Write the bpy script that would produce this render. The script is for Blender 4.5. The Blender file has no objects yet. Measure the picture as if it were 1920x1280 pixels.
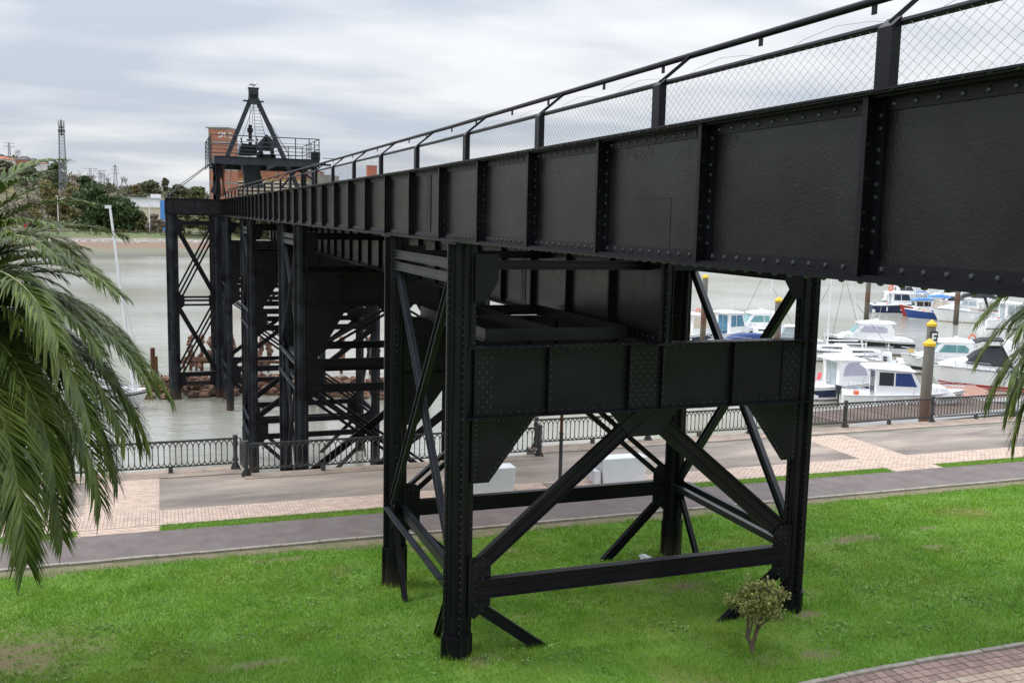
import bpy, bmesh, math, random
import numpy as np
from mathutils import Vector, Matrix, noise
random.seed(7); np.random.seed(7)
PI=math.pi; R=math.radians
scene=bpy.context.scene; col=scene.collection

# ------------------------------------------------------------------ camera
CAM=Vector((-4.73978,-5.74945,7.86693))
cr=Vector((0.93967898,-0.34137421,0.02161171)); cu=Vector((0.02237733,0.12439692,0.99198017)); cf=Vector((0.34132488,0.9316593,-0.12453222))
cam=bpy.data.cameras.new('camera'); co=bpy.data.objects.new('camera',cam); col.objects.link(co)
cam.sensor_width=36; cam.lens=1800.79/1920*36; cam.clip_start=.1; cam.clip_end=6000
co.matrix_world=Matrix(((cr.x,cu.x,-cf.x,CAM.x),(cr.y,cu.y,-cf.y,CAM.y),(cr.z,cu.z,-cf.z,CAM.z),(0,0,0,1)))
scene.camera=co

# ------------------------------------------------------------------ sky and sun
SUN_AZ=R(-60); SUN_EL=R(48)          # azimuth measured from +y towards +x
world=bpy.data.worlds.new('World'); scene.world=world; world.use_nodes=True
nt=world.node_tree; nt.nodes.clear()
def wn(t,**k):
    n=nt.nodes.new(t)
    for a,b in k.items(): setattr(n,a,b)
    return n
out=wn('ShaderNodeOutputWorld'); bg=wn('ShaderNodeBackground'); bg2=wn('ShaderNodeBackground'); mx=wn('ShaderNodeMixShader')
sky=wn('ShaderNodeTexSky',sky_type='NISHITA'); sky.sun_disc=False; sky.sun_elevation=SUN_EL; sky.sun_rotation=SUN_AZ
nt.links.new(sky.outputs[0],bg.inputs[0]); bg.inputs[1].default_value=.12
tc=wn('ShaderNodeTexCoord'); sep=wn('ShaderNodeSeparateXYZ'); nt.links.new(tc.outputs['Generated'],sep.inputs[0])
def wm(op,a,b,c=None):
    n=wn('ShaderNodeMath',operation=op)
    for i,v in enumerate((a,b,c)):
        if v is None: continue
        if isinstance(v,(int,float)): n.inputs[i].default_value=v
        else: nt.links.new(v,n.inputs[i])
    return n.outputs[0]
zc=wm('MAXIMUM',sep.outputs[2],0.0); zz=wm('ADD',zc,.12)
cx=wm('DIVIDE',sep.outputs[0],zz); cy=wm('DIVIDE',sep.outputs[1],zz)
cmb=wn('ShaderNodeCombineXYZ'); nt.links.new(cx,cmb.inputs[0]); nt.links.new(cy,cmb.inputs[1])
mp=wn('ShaderNodeMapping'); mp.inputs['Rotation'].default_value=(0,0,.5); mp.inputs['Scale'].default_value=(.7,1.0,1); mp.inputs['Location'].default_value=(3.1,1.7,0)
nt.links.new(cmb.outputs[0],mp.inputs[0])
n1=wn('ShaderNodeTexNoise'); n1.inputs['Scale'].default_value=.62; n1.inputs['Detail'].default_value=7; n1.inputs['Roughness'].default_value=.5; n1.inputs['Distortion'].default_value=.5
nt.links.new(mp.outputs[0],n1.inputs['Vector'])
n2=wn('ShaderNodeTexNoise'); n2.inputs['Scale'].default_value=1.9; n2.inputs['Detail'].default_value=5; n2.inputs['Roughness'].default_value=.45
nt.links.new(mp.outputs[0],n2.inputs['Vector'])
mixn=wm('MULTIPLY_ADD',n2.outputs[0],.4,wm('MULTIPLY',n1.outputs[0],.6))
ramp=wn('ShaderNodeValToRGB'); nt.links.new(mixn,ramp.inputs[0])
e=ramp.color_ramp.elements; e[0].position=.36; e[0].color=(.57,.63,.73,1); e[1].position=.62; e[1].color=(.95,.955,.975,1)
for p_,c_ in ((.44,(.58,.635,.73,1)),(.50,(.70,.735,.80,1)),(.56,(.84,.86,.90,1))):
    q=e.new(p_); q.color=c_
# overcast skies brighten smoothly towards the zenith
grad=wm('MULTIPLY_ADD',wm('MULTIPLY',zc,zc),2.8,.79)
nt.links.new(ramp.outputs[0],bg2.inputs[0]); nt.links.new(grad,bg2.inputs[1])
mx.inputs[0].default_value=.93
nt.links.new(bg.outputs[0],mx.inputs[1]); nt.links.new(bg2.outputs[0],mx.inputs[2]); nt.links.new(mx.outputs[0],out.inputs[0])
sl=bpy.data.lights.new('sun','SUN'); sl.energy=1.5; sl.angle=R(14); sl.color=(1,.97,.92)
so=bpy.data.objects.new('sun',sl); col.objects.link(so)
sd=Vector((math.sin(SUN_AZ)*math.cos(SUN_EL),math.cos(SUN_AZ)*math.cos(SUN_EL),math.sin(SUN_EL)))
so.rotation_euler=sd.to_track_quat('Z','Y').to_euler()
vs=scene.view_settings; vs.view_transform='Standard'; vs.look='None'; vs.gamma=1; vs.exposure=.27; vs.use_curve_mapping=False
scene.cycles.max_bounces=6

# ------------------------------------------------------------------ materials
def mat(name,base,rough=.6,metal=0,noise_amt=0,scale=5,base2=None,bump=0,bscale=30,spec=None,detail=6,lo=.35,hi=.65,coord='Position',stretch=None,trans=0,island=0,extra=None):
    m=bpy.data.materials.new(name); m.use_nodes=True; t=m.node_tree; b=t.nodes['Principled BSDF']
    b.inputs['Roughness'].default_value=rough; b.inputs['Metallic'].default_value=metal
    if spec is not None: b.inputs['Specular IOR Level'].default_value=spec
    b.inputs['Base Color'].default_value=(*base,1)
    g=t.nodes.new('ShaderNodeNewGeometry'); vec=g.outputs['Position']
    if stretch:
        mp=t.nodes.new('ShaderNodeMapping'); mp.inputs['Scale'].default_value=stretch; t.links.new(vec,mp.inputs[0]); vec=mp.outputs[0]
    cur=None
    if base2 is not None:
        n=t.nodes.new('ShaderNodeTexNoise'); n.inputs['Scale'].default_value=scale; n.inputs['Detail'].default_value=detail; n.inputs['Roughness'].default_value=.6; t.links.new(vec,n.inputs['Vector'])
        r=t.nodes.new('ShaderNodeValToRGB'); t.links.new(n.outputs[0],r.inputs[0])
        r.color_ramp.elements[0].position=lo; r.color_ramp.elements[0].color=(*base,1); r.color_ramp.elements[1].position=hi; r.color_ramp.elements[1].color=(*base2,1)
        cur=r.outputs[0]
    if island:
        if cur is None:
            rgb=t.nodes.new('ShaderNodeRGB'); rgb.outputs[0].default_value=(*base,1); cur=rgb.outputs[0]
        hs=t.nodes.new('ShaderNodeHueSaturation'); mr=t.nodes.new('ShaderNodeMapRange'); mr.inputs[3].default_value=1-island; mr.inputs[4].default_value=1+island
        t.links.new(g.outputs['Random Per Island'],mr.inputs[0]); t.links.new(mr.outputs[0],hs.inputs['Value']); t.links.new(cur,hs.inputs['Color']); cur=hs.outputs[0]
    if extra: cur=extra(t,g,cur)
    if cur is not None: t.links.new(cur,b.inputs['Base Color'])
    if bump:
        n=t.nodes.new('ShaderNodeTexNoise'); n.inputs['Scale'].default_value=bscale; n.inputs['Detail'].default_value=5; t.links.new(vec,n.inputs['Vector'])
        bn=t.nodes.new('ShaderNodeBump'); bn.inputs['Strength'].default_value=1; bn.inputs['Distance'].default_value=bump; t.links.new(n.outputs[0],bn.inputs['Height']); t.links.new(bn.outputs[0],b.inputs['Normal'])
    if trans:
        tr=t.nodes.new('ShaderNodeBsdfTranslucent'); mxs=t.nodes.new('ShaderNodeMixShader'); mxs.inputs[0].default_value=trans
        if cur is not None: t.links.new(cur,tr.inputs[0])
        else: tr.inputs[0].default_value=(*base,1)
        o=t.nodes['Material Output']; t.links.new(b.outputs[0],mxs.inputs[1]); t.links.new(tr.outputs[0],mxs.inputs[2]); t.links.new(mxs.outputs[0],o.inputs[0])
    return m
def objrand(lo,hi):
    def f(t,g,cur):
        oi=t.nodes.new('ShaderNodeObjectInfo'); hs=t.nodes.new('ShaderNodeHueSaturation'); mr=t.nodes.new('ShaderNodeMapRange'); mr.inputs[3].default_value=lo; mr.inputs[4].default_value=hi
        t.links.new(oi.outputs['Random'],mr.inputs[0]); t.links.new(mr.outputs[0],hs.inputs['Value']); t.links.new(cur,hs.inputs['Color']); return hs.outputs[0]
    return f
def low_dirt(zlo,zhi,c):
    "mud and rust staining that really sits on the foot of a member"
    def f(t,g,cur):
        s=t.nodes.new('ShaderNodeSeparateXYZ'); t.links.new(g.outputs['Position'],s.inputs[0])
        mr=t.nodes.new('ShaderNodeMapRange'); mr.inputs[1].default_value=zhi; mr.inputs[2].default_value=zlo; t.links.new(s.outputs[2],mr.inputs[0])
        n=t.nodes.new('ShaderNodeTexNoise'); n.inputs['Scale'].default_value=4; n.inputs['Detail'].default_value=6
        mu=t.nodes.new('ShaderNodeMath'); mu.operation='MULTIPLY'; t.links.new(mr.outputs[0],mu.inputs[0]); t.links.new(n.outputs[0],mu.inputs[1])
        m2=t.nodes.new('ShaderNodeMath'); m2.operation='MULTIPLY'; m2.inputs[1].default_value=1.5; m2.use_clamp=True; t.links.new(mu.outputs[0],m2.inputs[0])
        x=t.nodes.new('ShaderNodeMixRGB'); x.inputs[2].default_value=(*c,1); t.links.new(m2.outputs[0],x.inputs[0])
        if cur is not None: t.links.new(cur,x.inputs[1])
        else: x.inputs[1].default_value=(.009,.0095,.011,1)
        return x.outputs[0]
    return f
def painted(name,rough,bump,bscale,extra=None,base=(.0040,.0036,.0058),base2=(.0090,.0086,.0118),spec=.22):
    m=mat(name,base,rough,base2=base2,scale=1.3,bump=bump,bscale=bscale,spec=spec,extra=extra)
    t=m.node_tree; b=t.nodes['Principled BSDF']; b.inputs['Coat Weight'].default_value=0
    n=t.nodes.new('ShaderNodeTexNoise'); n.inputs['Scale'].default_value=2.2; n.inputs['Detail'].default_value=8
    mr=t.nodes.new('ShaderNodeMapRange'); mr.inputs[3].default_value=rough-.12; mr.inputs[4].default_value=rough+.16
    t.links.new(n.outputs[0],mr.inputs[0]); t.links.new(mr.outputs[0],b.inputs['Roughness'])
    return m
def web_mat(name):
    m=painted(name,.27,0,0,base=(.0026,.0026,.0038),base2=(.0110,.0108,.0125),spec=.36); t=m.node_tree; b=t.nodes['Principled BSDF']
    # brushed-on paint: stipple plus ridges of old flaking under the new coat
    g=t.nodes.new('ShaderNodeNewGeometry')
    n=t.nodes.new('ShaderNodeTexNoise'); n.inputs['Scale'].default_value=46; n.inputs['Detail'].default_value=6; n.inputs['Distortion'].default_value=.1; t.links.new(g.outputs['Position'],n.inputs['Vector'])
    v=t.nodes.new('ShaderNodeTexVoronoi'); v.feature='DISTANCE_TO_EDGE'; v.inputs['Scale'].default_value=5; 
    nn=t.nodes.new('ShaderNodeTexNoise'); nn.inputs['Scale'].default_value=7; nn.inputs['Detail'].default_value=6
    mm=t.nodes.new('ShaderNodeMixRGB'); mm.inputs[0].default_value=.35; t.links.new(g.outputs['Position'],nn.inputs['Vector']); t.links.new(g.outputs['Position'],mm.inputs[1]); t.links.new(nn.outputs['Color'],mm.inputs[2]); t.links.new(mm.outputs[0],v.inputs['Vector'])
    mr=t.nodes.new('ShaderNodeMapRange'); mr.inputs[1].default_value=0; mr.inputs[2].default_value=.035; mr.inputs[3].default_value=1; mr.inputs[4].default_value=0; t.links.new(v.outputs['Distance'],mr.inputs[0])
    k=t.nodes.new('ShaderNodeTexNoise'); k.inputs['Scale'].default_value=1.7; t.links.new(g.outputs['Position'],k.inputs['Vector'])
    kr=t.nodes.new('ShaderNodeMapRange'); kr.inputs[1].default_value=.56; kr.inputs[2].default_value=.68; t.links.new(k.outputs[0],kr.inputs[0])
    mu=t.nodes.new('ShaderNodeMath'); mu.operation='MULTIPLY'; t.links.new(mr.outputs[0],mu.inputs[0]); t.links.new(kr.outputs[0],mu.inputs[1])
    ad=t.nodes.new('ShaderNodeMath'); ad.operation='MULTIPLY_ADD'; ad.inputs[1].default_value=.6; t.links.new(mu.outputs[0],ad.inputs[0]); t.links.new(n.outputs[0],ad.inputs[2])
    big=t.nodes.new('ShaderNodeTexNoise'); big.inputs['Scale'].default_value=1.1; big.inputs['Detail'].default_value=1; t.links.new(g.outputs['Position'],big.inputs['Vector'])
    ad2=t.nodes.new('ShaderNodeMath'); ad2.operation='MULTIPLY_ADD'; ad2.inputs[1].default_value=3.0; t.links.new(big.outputs[0],ad2.inputs[0]); t.links.new(ad.outputs[0],ad2.inputs[2])
    bn=t.nodes.new('ShaderNodeBump'); bn.inputs['Strength'].default_value=1; bn.inputs['Distance'].default_value=.0030; t.links.new(ad2.outputs[0],bn.inputs['Height']); t.links.new(bn.outputs[0],b.inputs['Normal'])
    return m
M={}
M['web']=web_mat('black_paint_rough_coat')
M['rivet']=painted('rivet_head_paint',.26,0,1,base=(.018,.019,.023),base2=(.028,.029,.034),spec=.7)  # base lightened so the colour carries the glint of the rivet heads
M['black']=painted('black_gloss_paint',.36,.003,14)
M['leg']=painted('black_leg_paint',.34,.003,9,extra=low_dirt(-.7,.32,(.085,.06,.045)))
M['wetleg']=painted('weathered_leg_paint',.45,.004,7,extra=low_dirt(-7.3,-5.9,(.13,.07,.04)),base2=(.03,.034,.04))
M['side']=painted('side_brace_paint',.38,.003,8,base=(.012,.0135,.018),base2=(.024,.027,.035),spec=.5)  # lighter copy of the black paint: skylight on the side members put into colour
M['brace']=painted('weathered_brace_paint',.5,.003,8,extra=low_dirt(-7.2,-5.4,(.2,.16,.12)))
M['crane']=painted('grey_black_crane_paint',.42,.003,5,base=(.03,.034,.042),base2=(.045,.05,.06))
M['wire']=mat('wire',(.05,.05,.055),.45,metal=.5)
M['rail']=painted('dark_grey_railing_paint',.5,.002,30,base=(.045,.047,.048),base2=(.085,.085,.08))
M['concrete']=mat('coping_stone',(.40,.31,.24),.85,base2=(.27,.21,.165),scale=1.6,bump=.004,bscale=20)
M['quay']=mat('quay_concrete',(.25,.23,.2),.9,base2=(.16,.15,.12),scale=.6,bump=.03,bscale=3)
M['asphalt']=mat('worn_asphalt',(.155,.13,.112),.85,base2=(.36,.295,.24),scale=.6,lo=.38,hi=.66,bump=.004,bscale=60,stretch=(.35,1.4,1),detail=9)
M['cycle']=mat('cycle_path_asphalt',(.125,.100,.092),.88,base2=(.165,.137,.127),scale=2.2,bump=.005,bscale=70,detail=10)
M['kerb']=mat('kerb_stone',(.34,.30,.25),.85,base2=(.22,.2,.16),scale=4,bump=.004,bscale=30)
M['dirt']=mat('trodden_soil',(.21,.165,.11),.95,base2=(.12,.13,.05),scale=3,bump=.02,bscale=20)
M['paver']=mat('pink_paver',(.56,.43,.35),.85,base2=(.48,.365,.29),scale=3,bump=.002,bscale=40,island=.12)
M['pavero']=mat('pink_paver_single',(.56,.43,.35),.85,base2=(.48,.365,.29),scale=3,bump=.002,bscale=40,extra=objrand(.88,1.1))
M['joint']=mat('paver_joint_sand',(.50,.38,.30),.95,base2=(.42,.32,.25),scale=8)
M['tilea']=mat('red_brown_tile',(.30,.2,.165),.8,base2=(.24,.165,.14),scale=9,bump=.002,bscale=50,extra=objrand(.8,1.15))
M['tileb']=mat('buff_tile',(.42,.33,.25),.8,base2=(.36,.28,.215),scale=9,bump=.002,bscale=50,extra=objrand(.85,1.1))
M['white']=mat('gelcoat_white',(.90,.90,.90),.3,base2=(.86,.86,.85),scale=2)
M['cream']=mat('cream_paint',(.72,.64,.48),.5,base2=(.62,.54,.4),scale=2)
M['navy']=mat('navy_gelcoat',(.012,.025,.075),.25,base2=(.016,.03,.085),scale=2)
M['blue']=mat('blue_hull_paint',(.02,.07,.28),.4,base2=(.03,.09,.32),scale=2)
M['sky_blue']=mat('light_blue_paint',(.10,.30,.66),.5,base2=(.08,.26,.6),scale=3)
M['red']=mat('red_hull_paint',(.48,.025,.02),.4,base2=(.4,.03,.02),scale=2)
M['antifoul']=mat('brown_antifouling',(.16,.045,.03),.8,base2=(.1,.04,.03),scale=3)
M['blackhull']=mat('black_hull_band',(.012,.014,.02),.3)
M['glass']=mat('dark_cabin_glass',(.03,.035,.045),.08,spec=.8)
M['teal']=mat('tinted_teal_glass',(.13,.3,.31),.08,base2=(.2,.4,.4),scale=.8,spec=.8)
M['blueglass']=mat('blue_cabin_glass',(.05,.16,.26),.1,base2=(.08,.24,.36),scale=.8,spec=.8)
M['lilac']=mat('curtained_cabin_glass',(.42,.41,.5),.15,base2=(.5,.48,.58),scale=1.5,spec=.8)
M['curtain']=mat('grey_curtained_glass',(.33,.4,.42),.15,base2=(.42,.48,.5),scale=2,spec=.8)
M['canvas']=mat('charcoal_canvas',(.035,.037,.045),.9,base2=(.05,.052,.06),scale=4,bump=.01,bscale=3)
M['navycanvas']=mat('navy_canvas',(.02,.045,.16),.85,base2=(.03,.06,.2),scale=4,bump=.01,bscale=3)
M['steel']=mat('polished_steel',(.6,.6,.62),.25,metal=.9)
M['mastw']=mat('white_mast',(.75,.75,.75),.35)
M['orange']=mat('orange_lifebuoy',(.75,.13,.05),.5)
M['pinkred']=mat('coral_plastic',(.75,.12,.14),.5)
M['yellow']=mat('yellow_pile_cap',(.78,.5,.02),.5,base2=(.66,.42,.02),scale=5)
def pile_stain(t,g,cur):
    s=t.nodes.new('ShaderNodeSeparateXYZ'); t.links.new(g.outputs['Position'],s.inputs[0])
    n=t.nodes.new('ShaderNodeTexNoise'); n.inputs['Scale'].default_value=2.5; n.inputs['Detail'].default_value=6; t.links.new(g.outputs['Position'],n.inputs['Vector'])
    a=t.nodes.new('ShaderNodeMath'); a.operation='MULTIPLY_ADD'; a.inputs[1].default_value=1.6; t.links.new(n.outputs[0],a.inputs[0]); t.links.new(s.outputs[2],a.inputs[2])
    r=t.nodes.new('ShaderNodeValToRGB'); mr=t.nodes.new('ShaderNodeMapRange'); mr.inputs[1].default_value=-6.5; mr.inputs[2].default_value=2.5; t.links.new(a.outputs[0],mr.inputs[0]); t.links.new(mr.outputs[0],r.inputs[0])
    e=r.color_ramp.elements; e[0].position=.12; e[0].color=(.05,.045,.03,1); e[1].position=1; e[1].color=(.2,.185,.17,1)
    for p,c in ((.22,(.09,.08,.055,1)),(.36,(.13,.11,.075,1)),(.44,(.12,.055,.032,1)),(.55,(.15,.075,.045,1)),(.64,(.15,.13,.105,1))):
        q=e.new(p); q.color=c
    return r.outputs[0]
M['pile']=mat('tide_stained_steel_pile',(.15,.14,.13),.7,bump=.01,bscale=5,extra=pile_stain)
M['rust']=mat('rusty_iron',(.16,.05,.02),.9,base2=(.07,.03,.017),scale=3,bump=.03,bscale=5)
M['slag']=mat('rust_red_slag_rock',(.29,.165,.11),.95,base2=(.10,.055,.035),scale=1.6,bump=.15,bscale=4,detail=10,island=.4)
M['rock']=mat('grey_rock',(.2,.16,.12),.95,base2=(.1,.085,.06),scale=1,bump=.1,bscale=3)
M['plank']=mat('weathered_deck_plank',(.15,.105,.085),.85,base2=(.11,.08,.066),scale=3,stretch=(1,6,1),extra=objrand(.75,1.2))
M['redplank']=mat('red_brown_deck_plank',(.40,.22,.165),.85,base2=(.33,.18,.13),scale=3,extra=objrand(.85,1.1))
M['wallwhite']=mat('white_masonry',(.82,.83,.85),.8,base2=(.76,.77,.79),scale=3,bump=.004,bscale=20)
M['letter']=mat('letter_white',(.85,.85,.85),.5); M['black_sign']=mat('sign_black',(.01,.01,.01),.5)
M['water']=None

# ------------------------------------------------------------------ mesh helpers
class MB:
    def __init__(s): s.v=[]; s.f=[]
    def quad(s,a,b,c,d): n=len(s.v); s.v+=[tuple(a),tuple(b),tuple(c),tuple(d)]; s.f.append((n,n+1,n+2,n+3)); return s
    def poly(s,pts): n=len(s.v); s.v+=[tuple(p) for p in pts]; s.f.append(tuple(range(n,n+len(pts)))); return s
    def box(s,x0,x1,y0,y1,z0,z1):
        n=len(s.v); s.v+=[(x,y,z) for z in (z0,z1) for y in (y0,y1) for x in (x0,x1)]
        s.f+=[(n,n+2,n+3,n+1),(n+4,n+5,n+7,n+6),(n,n+1,n+5,n+4),(n+2,n+6,n+7,n+3),(n,n+4,n+6,n+2),(n+1,n+3,n+7,n+5)]; return s
    def hexa(s,P):
        n=len(s.v); s.v+=[tuple(p) for p in P]
        s.f+=[(n,n+2,n+3,n+1),(n+4,n+5,n+7,n+6),(n,n+1,n+5,n+4),(n+2,n+6,n+7,n+3),(n,n+4,n+6,n+2),(n+1,n+3,n+7,n+5)]; return s
    def obox(s,p,q,w,d,up,ow=0,od=0):
        "bar from p to q, w wide along up, d deep across; ow/od shift it"
        p=Vector(p);q=Vector(q);t=(q-p).normalized(); up=Vector(up); u=(up-t*up.dot(t)).normalized(); v=t.cross(u)
        o=u*ow+v*od
        P=[]
        for e in (p,q):
            for b in (-1,1):
                for a in (-1,1): P.append(e+o+u*(a*w/2)+v*(b*d/2))
        return s.hexa(P)
    def tube(s,pts,r,n=8,cap=True,r1=None):
        pts=[Vector(p) for p in pts]; k0=len(s.v); prev=None
        for i,p in enumerate(pts):
            t=((pts[i+1] if i<len(pts)-1 else p)-(pts[i-1] if i else p)).normalized()
            if prev is None:
                a=Vector((0,0,1)) if abs(t.z)<.9 else Vector((1,0,0)); u=(a-t*a.dot(t)).normalized()
            else: u=(prev-t*prev.dot(t)).normalized()
            prev=u; v=t.cross(u); rr=r if r1 is None else r+(r1-r)*i/(len(pts)-1)
            for j in range(n):
                a=2*PI*j/n; s.v.append(tuple(p+u*(math.cos(a)*rr)+v*(math.sin(a)*rr)))
        for i in range(len(pts)-1):
            for j in range(n):
                a=k0+i*n+j; b=k0+i*n+(j+1)%n; s.f.append((a,b,b+n,a+n))
        if cap:
            s.f.append(tuple(k0+j for j in range(n))[::-1]); e=k0+(len(pts)-1)*n; s.f.append(tuple(e+j for j in range(n)))
        return s
    def cyl(s,c,r,z0,z1,n=16,r1=None): return s.tube([(c[0],c[1],z0),(c[0],c[1],z1)],r,n,True,r1)
    def prism(s,pts,nrm,d):
        "flat polygon given thickness d along nrm, centred"
        nv=Vector(nrm).normalized()*(d/2); n=len(s.v); k=len(pts)
        s.v+=[tuple(Vector(p)-nv) for p in pts]+[tuple(Vector(p)+nv) for p in pts]
        s.f.append(tuple(n+i for i in range(k))[::-1]); s.f.append(tuple(n+k+i for i in range(k)))
        for i in range(k): j=(i+1)%k; s.f.append((n+i,n+j,n+k+j,n+k+i))
        return s
    def rivet(s,c,nrm,r=.018,n=6,hh=.6):
        c=Vector(c); nv=Vector(nrm).normalized(); a=Vector((0,0,1)) if abs(nv.z)<.9 else Vector((1,0,0)); u=(a-nv*a.dot(nv)).normalized(); v=nv.cross(u); k=len(s.v)
        for rr,h in ((1,0),(.78,hh*.75)):
            for j in range(n):
                t=2*PI*j/n; s.v.append(tuple(c+(u*math.cos(t)+v*math.sin(t))*r*rr+nv*(r*h)))
        s.v.append(tuple(c+nv*(r*hh*1.25)))
        for j in range(n):
            jj=(j+1)%n; s.f.append((k+j,k+jj,k+n+jj,k+n+j)); s.f.append((k+n+j,k+n+jj,k+2*n))
        return s
    def mesh(s,name,m,smooth=False):
        me=bpy.data.meshes.new(name); me.from_pydata(s.v,[],s.f); me.materials.append(m); me.update()
        if smooth: me.polygons.foreach_set('use_smooth',[True]*len(me.polygons))
        return me
def npmesh(name,V,F,m,smooth=False):
    "V (n,3) F (k,3 or 4)"
    me=bpy.data.meshes.new(name); V=np.asarray(V,dtype=np.float32); F=np.asarray(F,dtype=np.int32); k=F.shape[1]
    me.vertices.add(len(V)); me.vertices.foreach_set('co',V.ravel()); me.loops.add(F.size); me.loops.foreach_set('vertex_index',F.ravel())
    me.polygons.add(len(F)); me.polygons.foreach_set('loop_start',np.arange(0,F.size,k,dtype=np.int32)); me.polygons.foreach_set('loop_total',np.full(len(F),k,dtype=np.int32))
    if smooth: me.polygons.foreach_set('use_smooth',np.ones(len(F),dtype=bool))
    me.materials.append(m); me.update(calc_edges=True); return me
def link(name,me,parent=None,loc=None,rz=0):
    o=bpy.data.objects.new(name,me); col.objects.link(o)
    if parent is not None: o.parent=parent
    if loc is not None: o.location=loc
    if rz: o.rotation_euler=(0,0,rz)
    return o
def obj(name,mb,m,parent=None,smooth=False,kind=None,bevel=0):
    o=link(name,mb.mesh(name,m,smooth) if isinstance(mb,MB) else mb,parent)
    if kind: o['kind']=kind
    if bevel:
        b=o.modifiers.new('bevel','BEVEL'); b.width=bevel; b.segments=2; b.limit_method='ANGLE'
    if smooth:
        try: o.data.set_sharp_from_angle(angle=R(40))
        except Exception: pass
    return o
def tag(o,label,cat,group=None,kind=None):
    o['label']=label; o['category']=cat
    if group: o['group']=group
    if kind: o['kind']=kind
    return o
def thing(name,label,cat,loc=(0,0,0),rz=0,group=None):
    o=bpy.data.objects.new(name,None); col.objects.link(o); o.location=loc; o.rotation_euler=(0,0,rz); o.empty_display_size=.2
    return tag(o,label,cat,group)
def setting(name,mb,m,smooth=False):
    o=obj(name,mb,m,None,smooth); o['kind']='structure'; return o
def copy_tree(o,parent=None):
    c=o.copy(); col.objects.link(c); c.parent=parent
    for ch in list(o.children): copy_tree(ch,c)
    return c
# ------------------------------------------------------------------ ground and water
PZ=-.6                                   # promenade level; low tide water far below
def lawn_z(x,y):
    b=.3 if y<9 else (.3-.9*(min(y,18.0)-9)/9)
    return b+.05*noise.noise(Vector((x*.35,y*.35,0)))+.02*noise.noise(Vector((x*1.3,y*1.3,3)))-.02*0
SL=-.012                                 # the promenade runs very slightly askew to the pier
def yb(y0,x): return y0+SL*x*(1 if True else 0)
def strip(name,y0,y1,z0,z1,m,x0=-60,x1=160,n=44):
    b=MB()
    for i in range(n):
        a=x0+(x1-x0)*i/n; c=x0+(x1-x0)*(i+1)/n
        b.hexa([(a,yb(y0,a),z0),(c,yb(y0,c),z0),(a,yb(y1,a),z0),(c,yb(y1,c),z0),(a,yb(y0,a),z1),(c,yb(y0,c),z1),(a,yb(y1,a),z1),(c,yb(y1,c),z1)])
    return setting(name,b,m)
Y_LAWN=18.15; Y_KERB=18.7; Y_KERB2=18.83; Y_PATH=20.85; Y_GRASS=21.35; Y_PAV=22.72; Y_ASPH=26.25; Y_REC=25.55
M['green']=mat('lawn_soil_and_grass_base',(.07,.15,.02),.95,base2=(.12,.2,.03),scale=1.1,bump=.02,bscale=25,detail=10)
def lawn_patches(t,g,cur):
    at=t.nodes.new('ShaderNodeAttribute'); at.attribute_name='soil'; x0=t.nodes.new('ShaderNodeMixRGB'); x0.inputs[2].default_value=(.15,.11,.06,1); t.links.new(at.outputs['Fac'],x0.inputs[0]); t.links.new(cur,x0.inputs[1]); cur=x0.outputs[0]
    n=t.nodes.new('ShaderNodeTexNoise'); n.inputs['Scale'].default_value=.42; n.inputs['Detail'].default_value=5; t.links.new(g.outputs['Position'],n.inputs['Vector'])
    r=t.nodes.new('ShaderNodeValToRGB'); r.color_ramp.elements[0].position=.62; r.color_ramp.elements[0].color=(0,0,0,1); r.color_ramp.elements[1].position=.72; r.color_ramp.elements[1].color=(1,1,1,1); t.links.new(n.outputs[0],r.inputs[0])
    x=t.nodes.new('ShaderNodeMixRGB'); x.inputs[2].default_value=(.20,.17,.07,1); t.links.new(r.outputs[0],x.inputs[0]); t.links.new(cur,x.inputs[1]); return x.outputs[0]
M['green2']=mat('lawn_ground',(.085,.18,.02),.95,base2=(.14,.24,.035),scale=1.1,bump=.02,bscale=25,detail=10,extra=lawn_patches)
# bare patches (x, y, radius x, radius y)
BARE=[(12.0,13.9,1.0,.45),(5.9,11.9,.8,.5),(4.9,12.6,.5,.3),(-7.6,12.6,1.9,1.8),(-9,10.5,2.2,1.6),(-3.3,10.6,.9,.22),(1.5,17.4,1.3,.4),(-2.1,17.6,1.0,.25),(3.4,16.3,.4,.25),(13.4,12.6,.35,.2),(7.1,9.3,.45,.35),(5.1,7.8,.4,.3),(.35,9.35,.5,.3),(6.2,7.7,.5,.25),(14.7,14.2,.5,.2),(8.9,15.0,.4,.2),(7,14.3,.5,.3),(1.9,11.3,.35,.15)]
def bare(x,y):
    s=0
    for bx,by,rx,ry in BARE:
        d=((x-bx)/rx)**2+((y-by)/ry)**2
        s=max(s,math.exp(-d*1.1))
    return s*.72+.28*noise.noise(Vector((x*2.1,y*2.1,5)))+.45*noise.noise(Vector((x*6.5,y*6.5,2)))*min(1,s*2)
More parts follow.
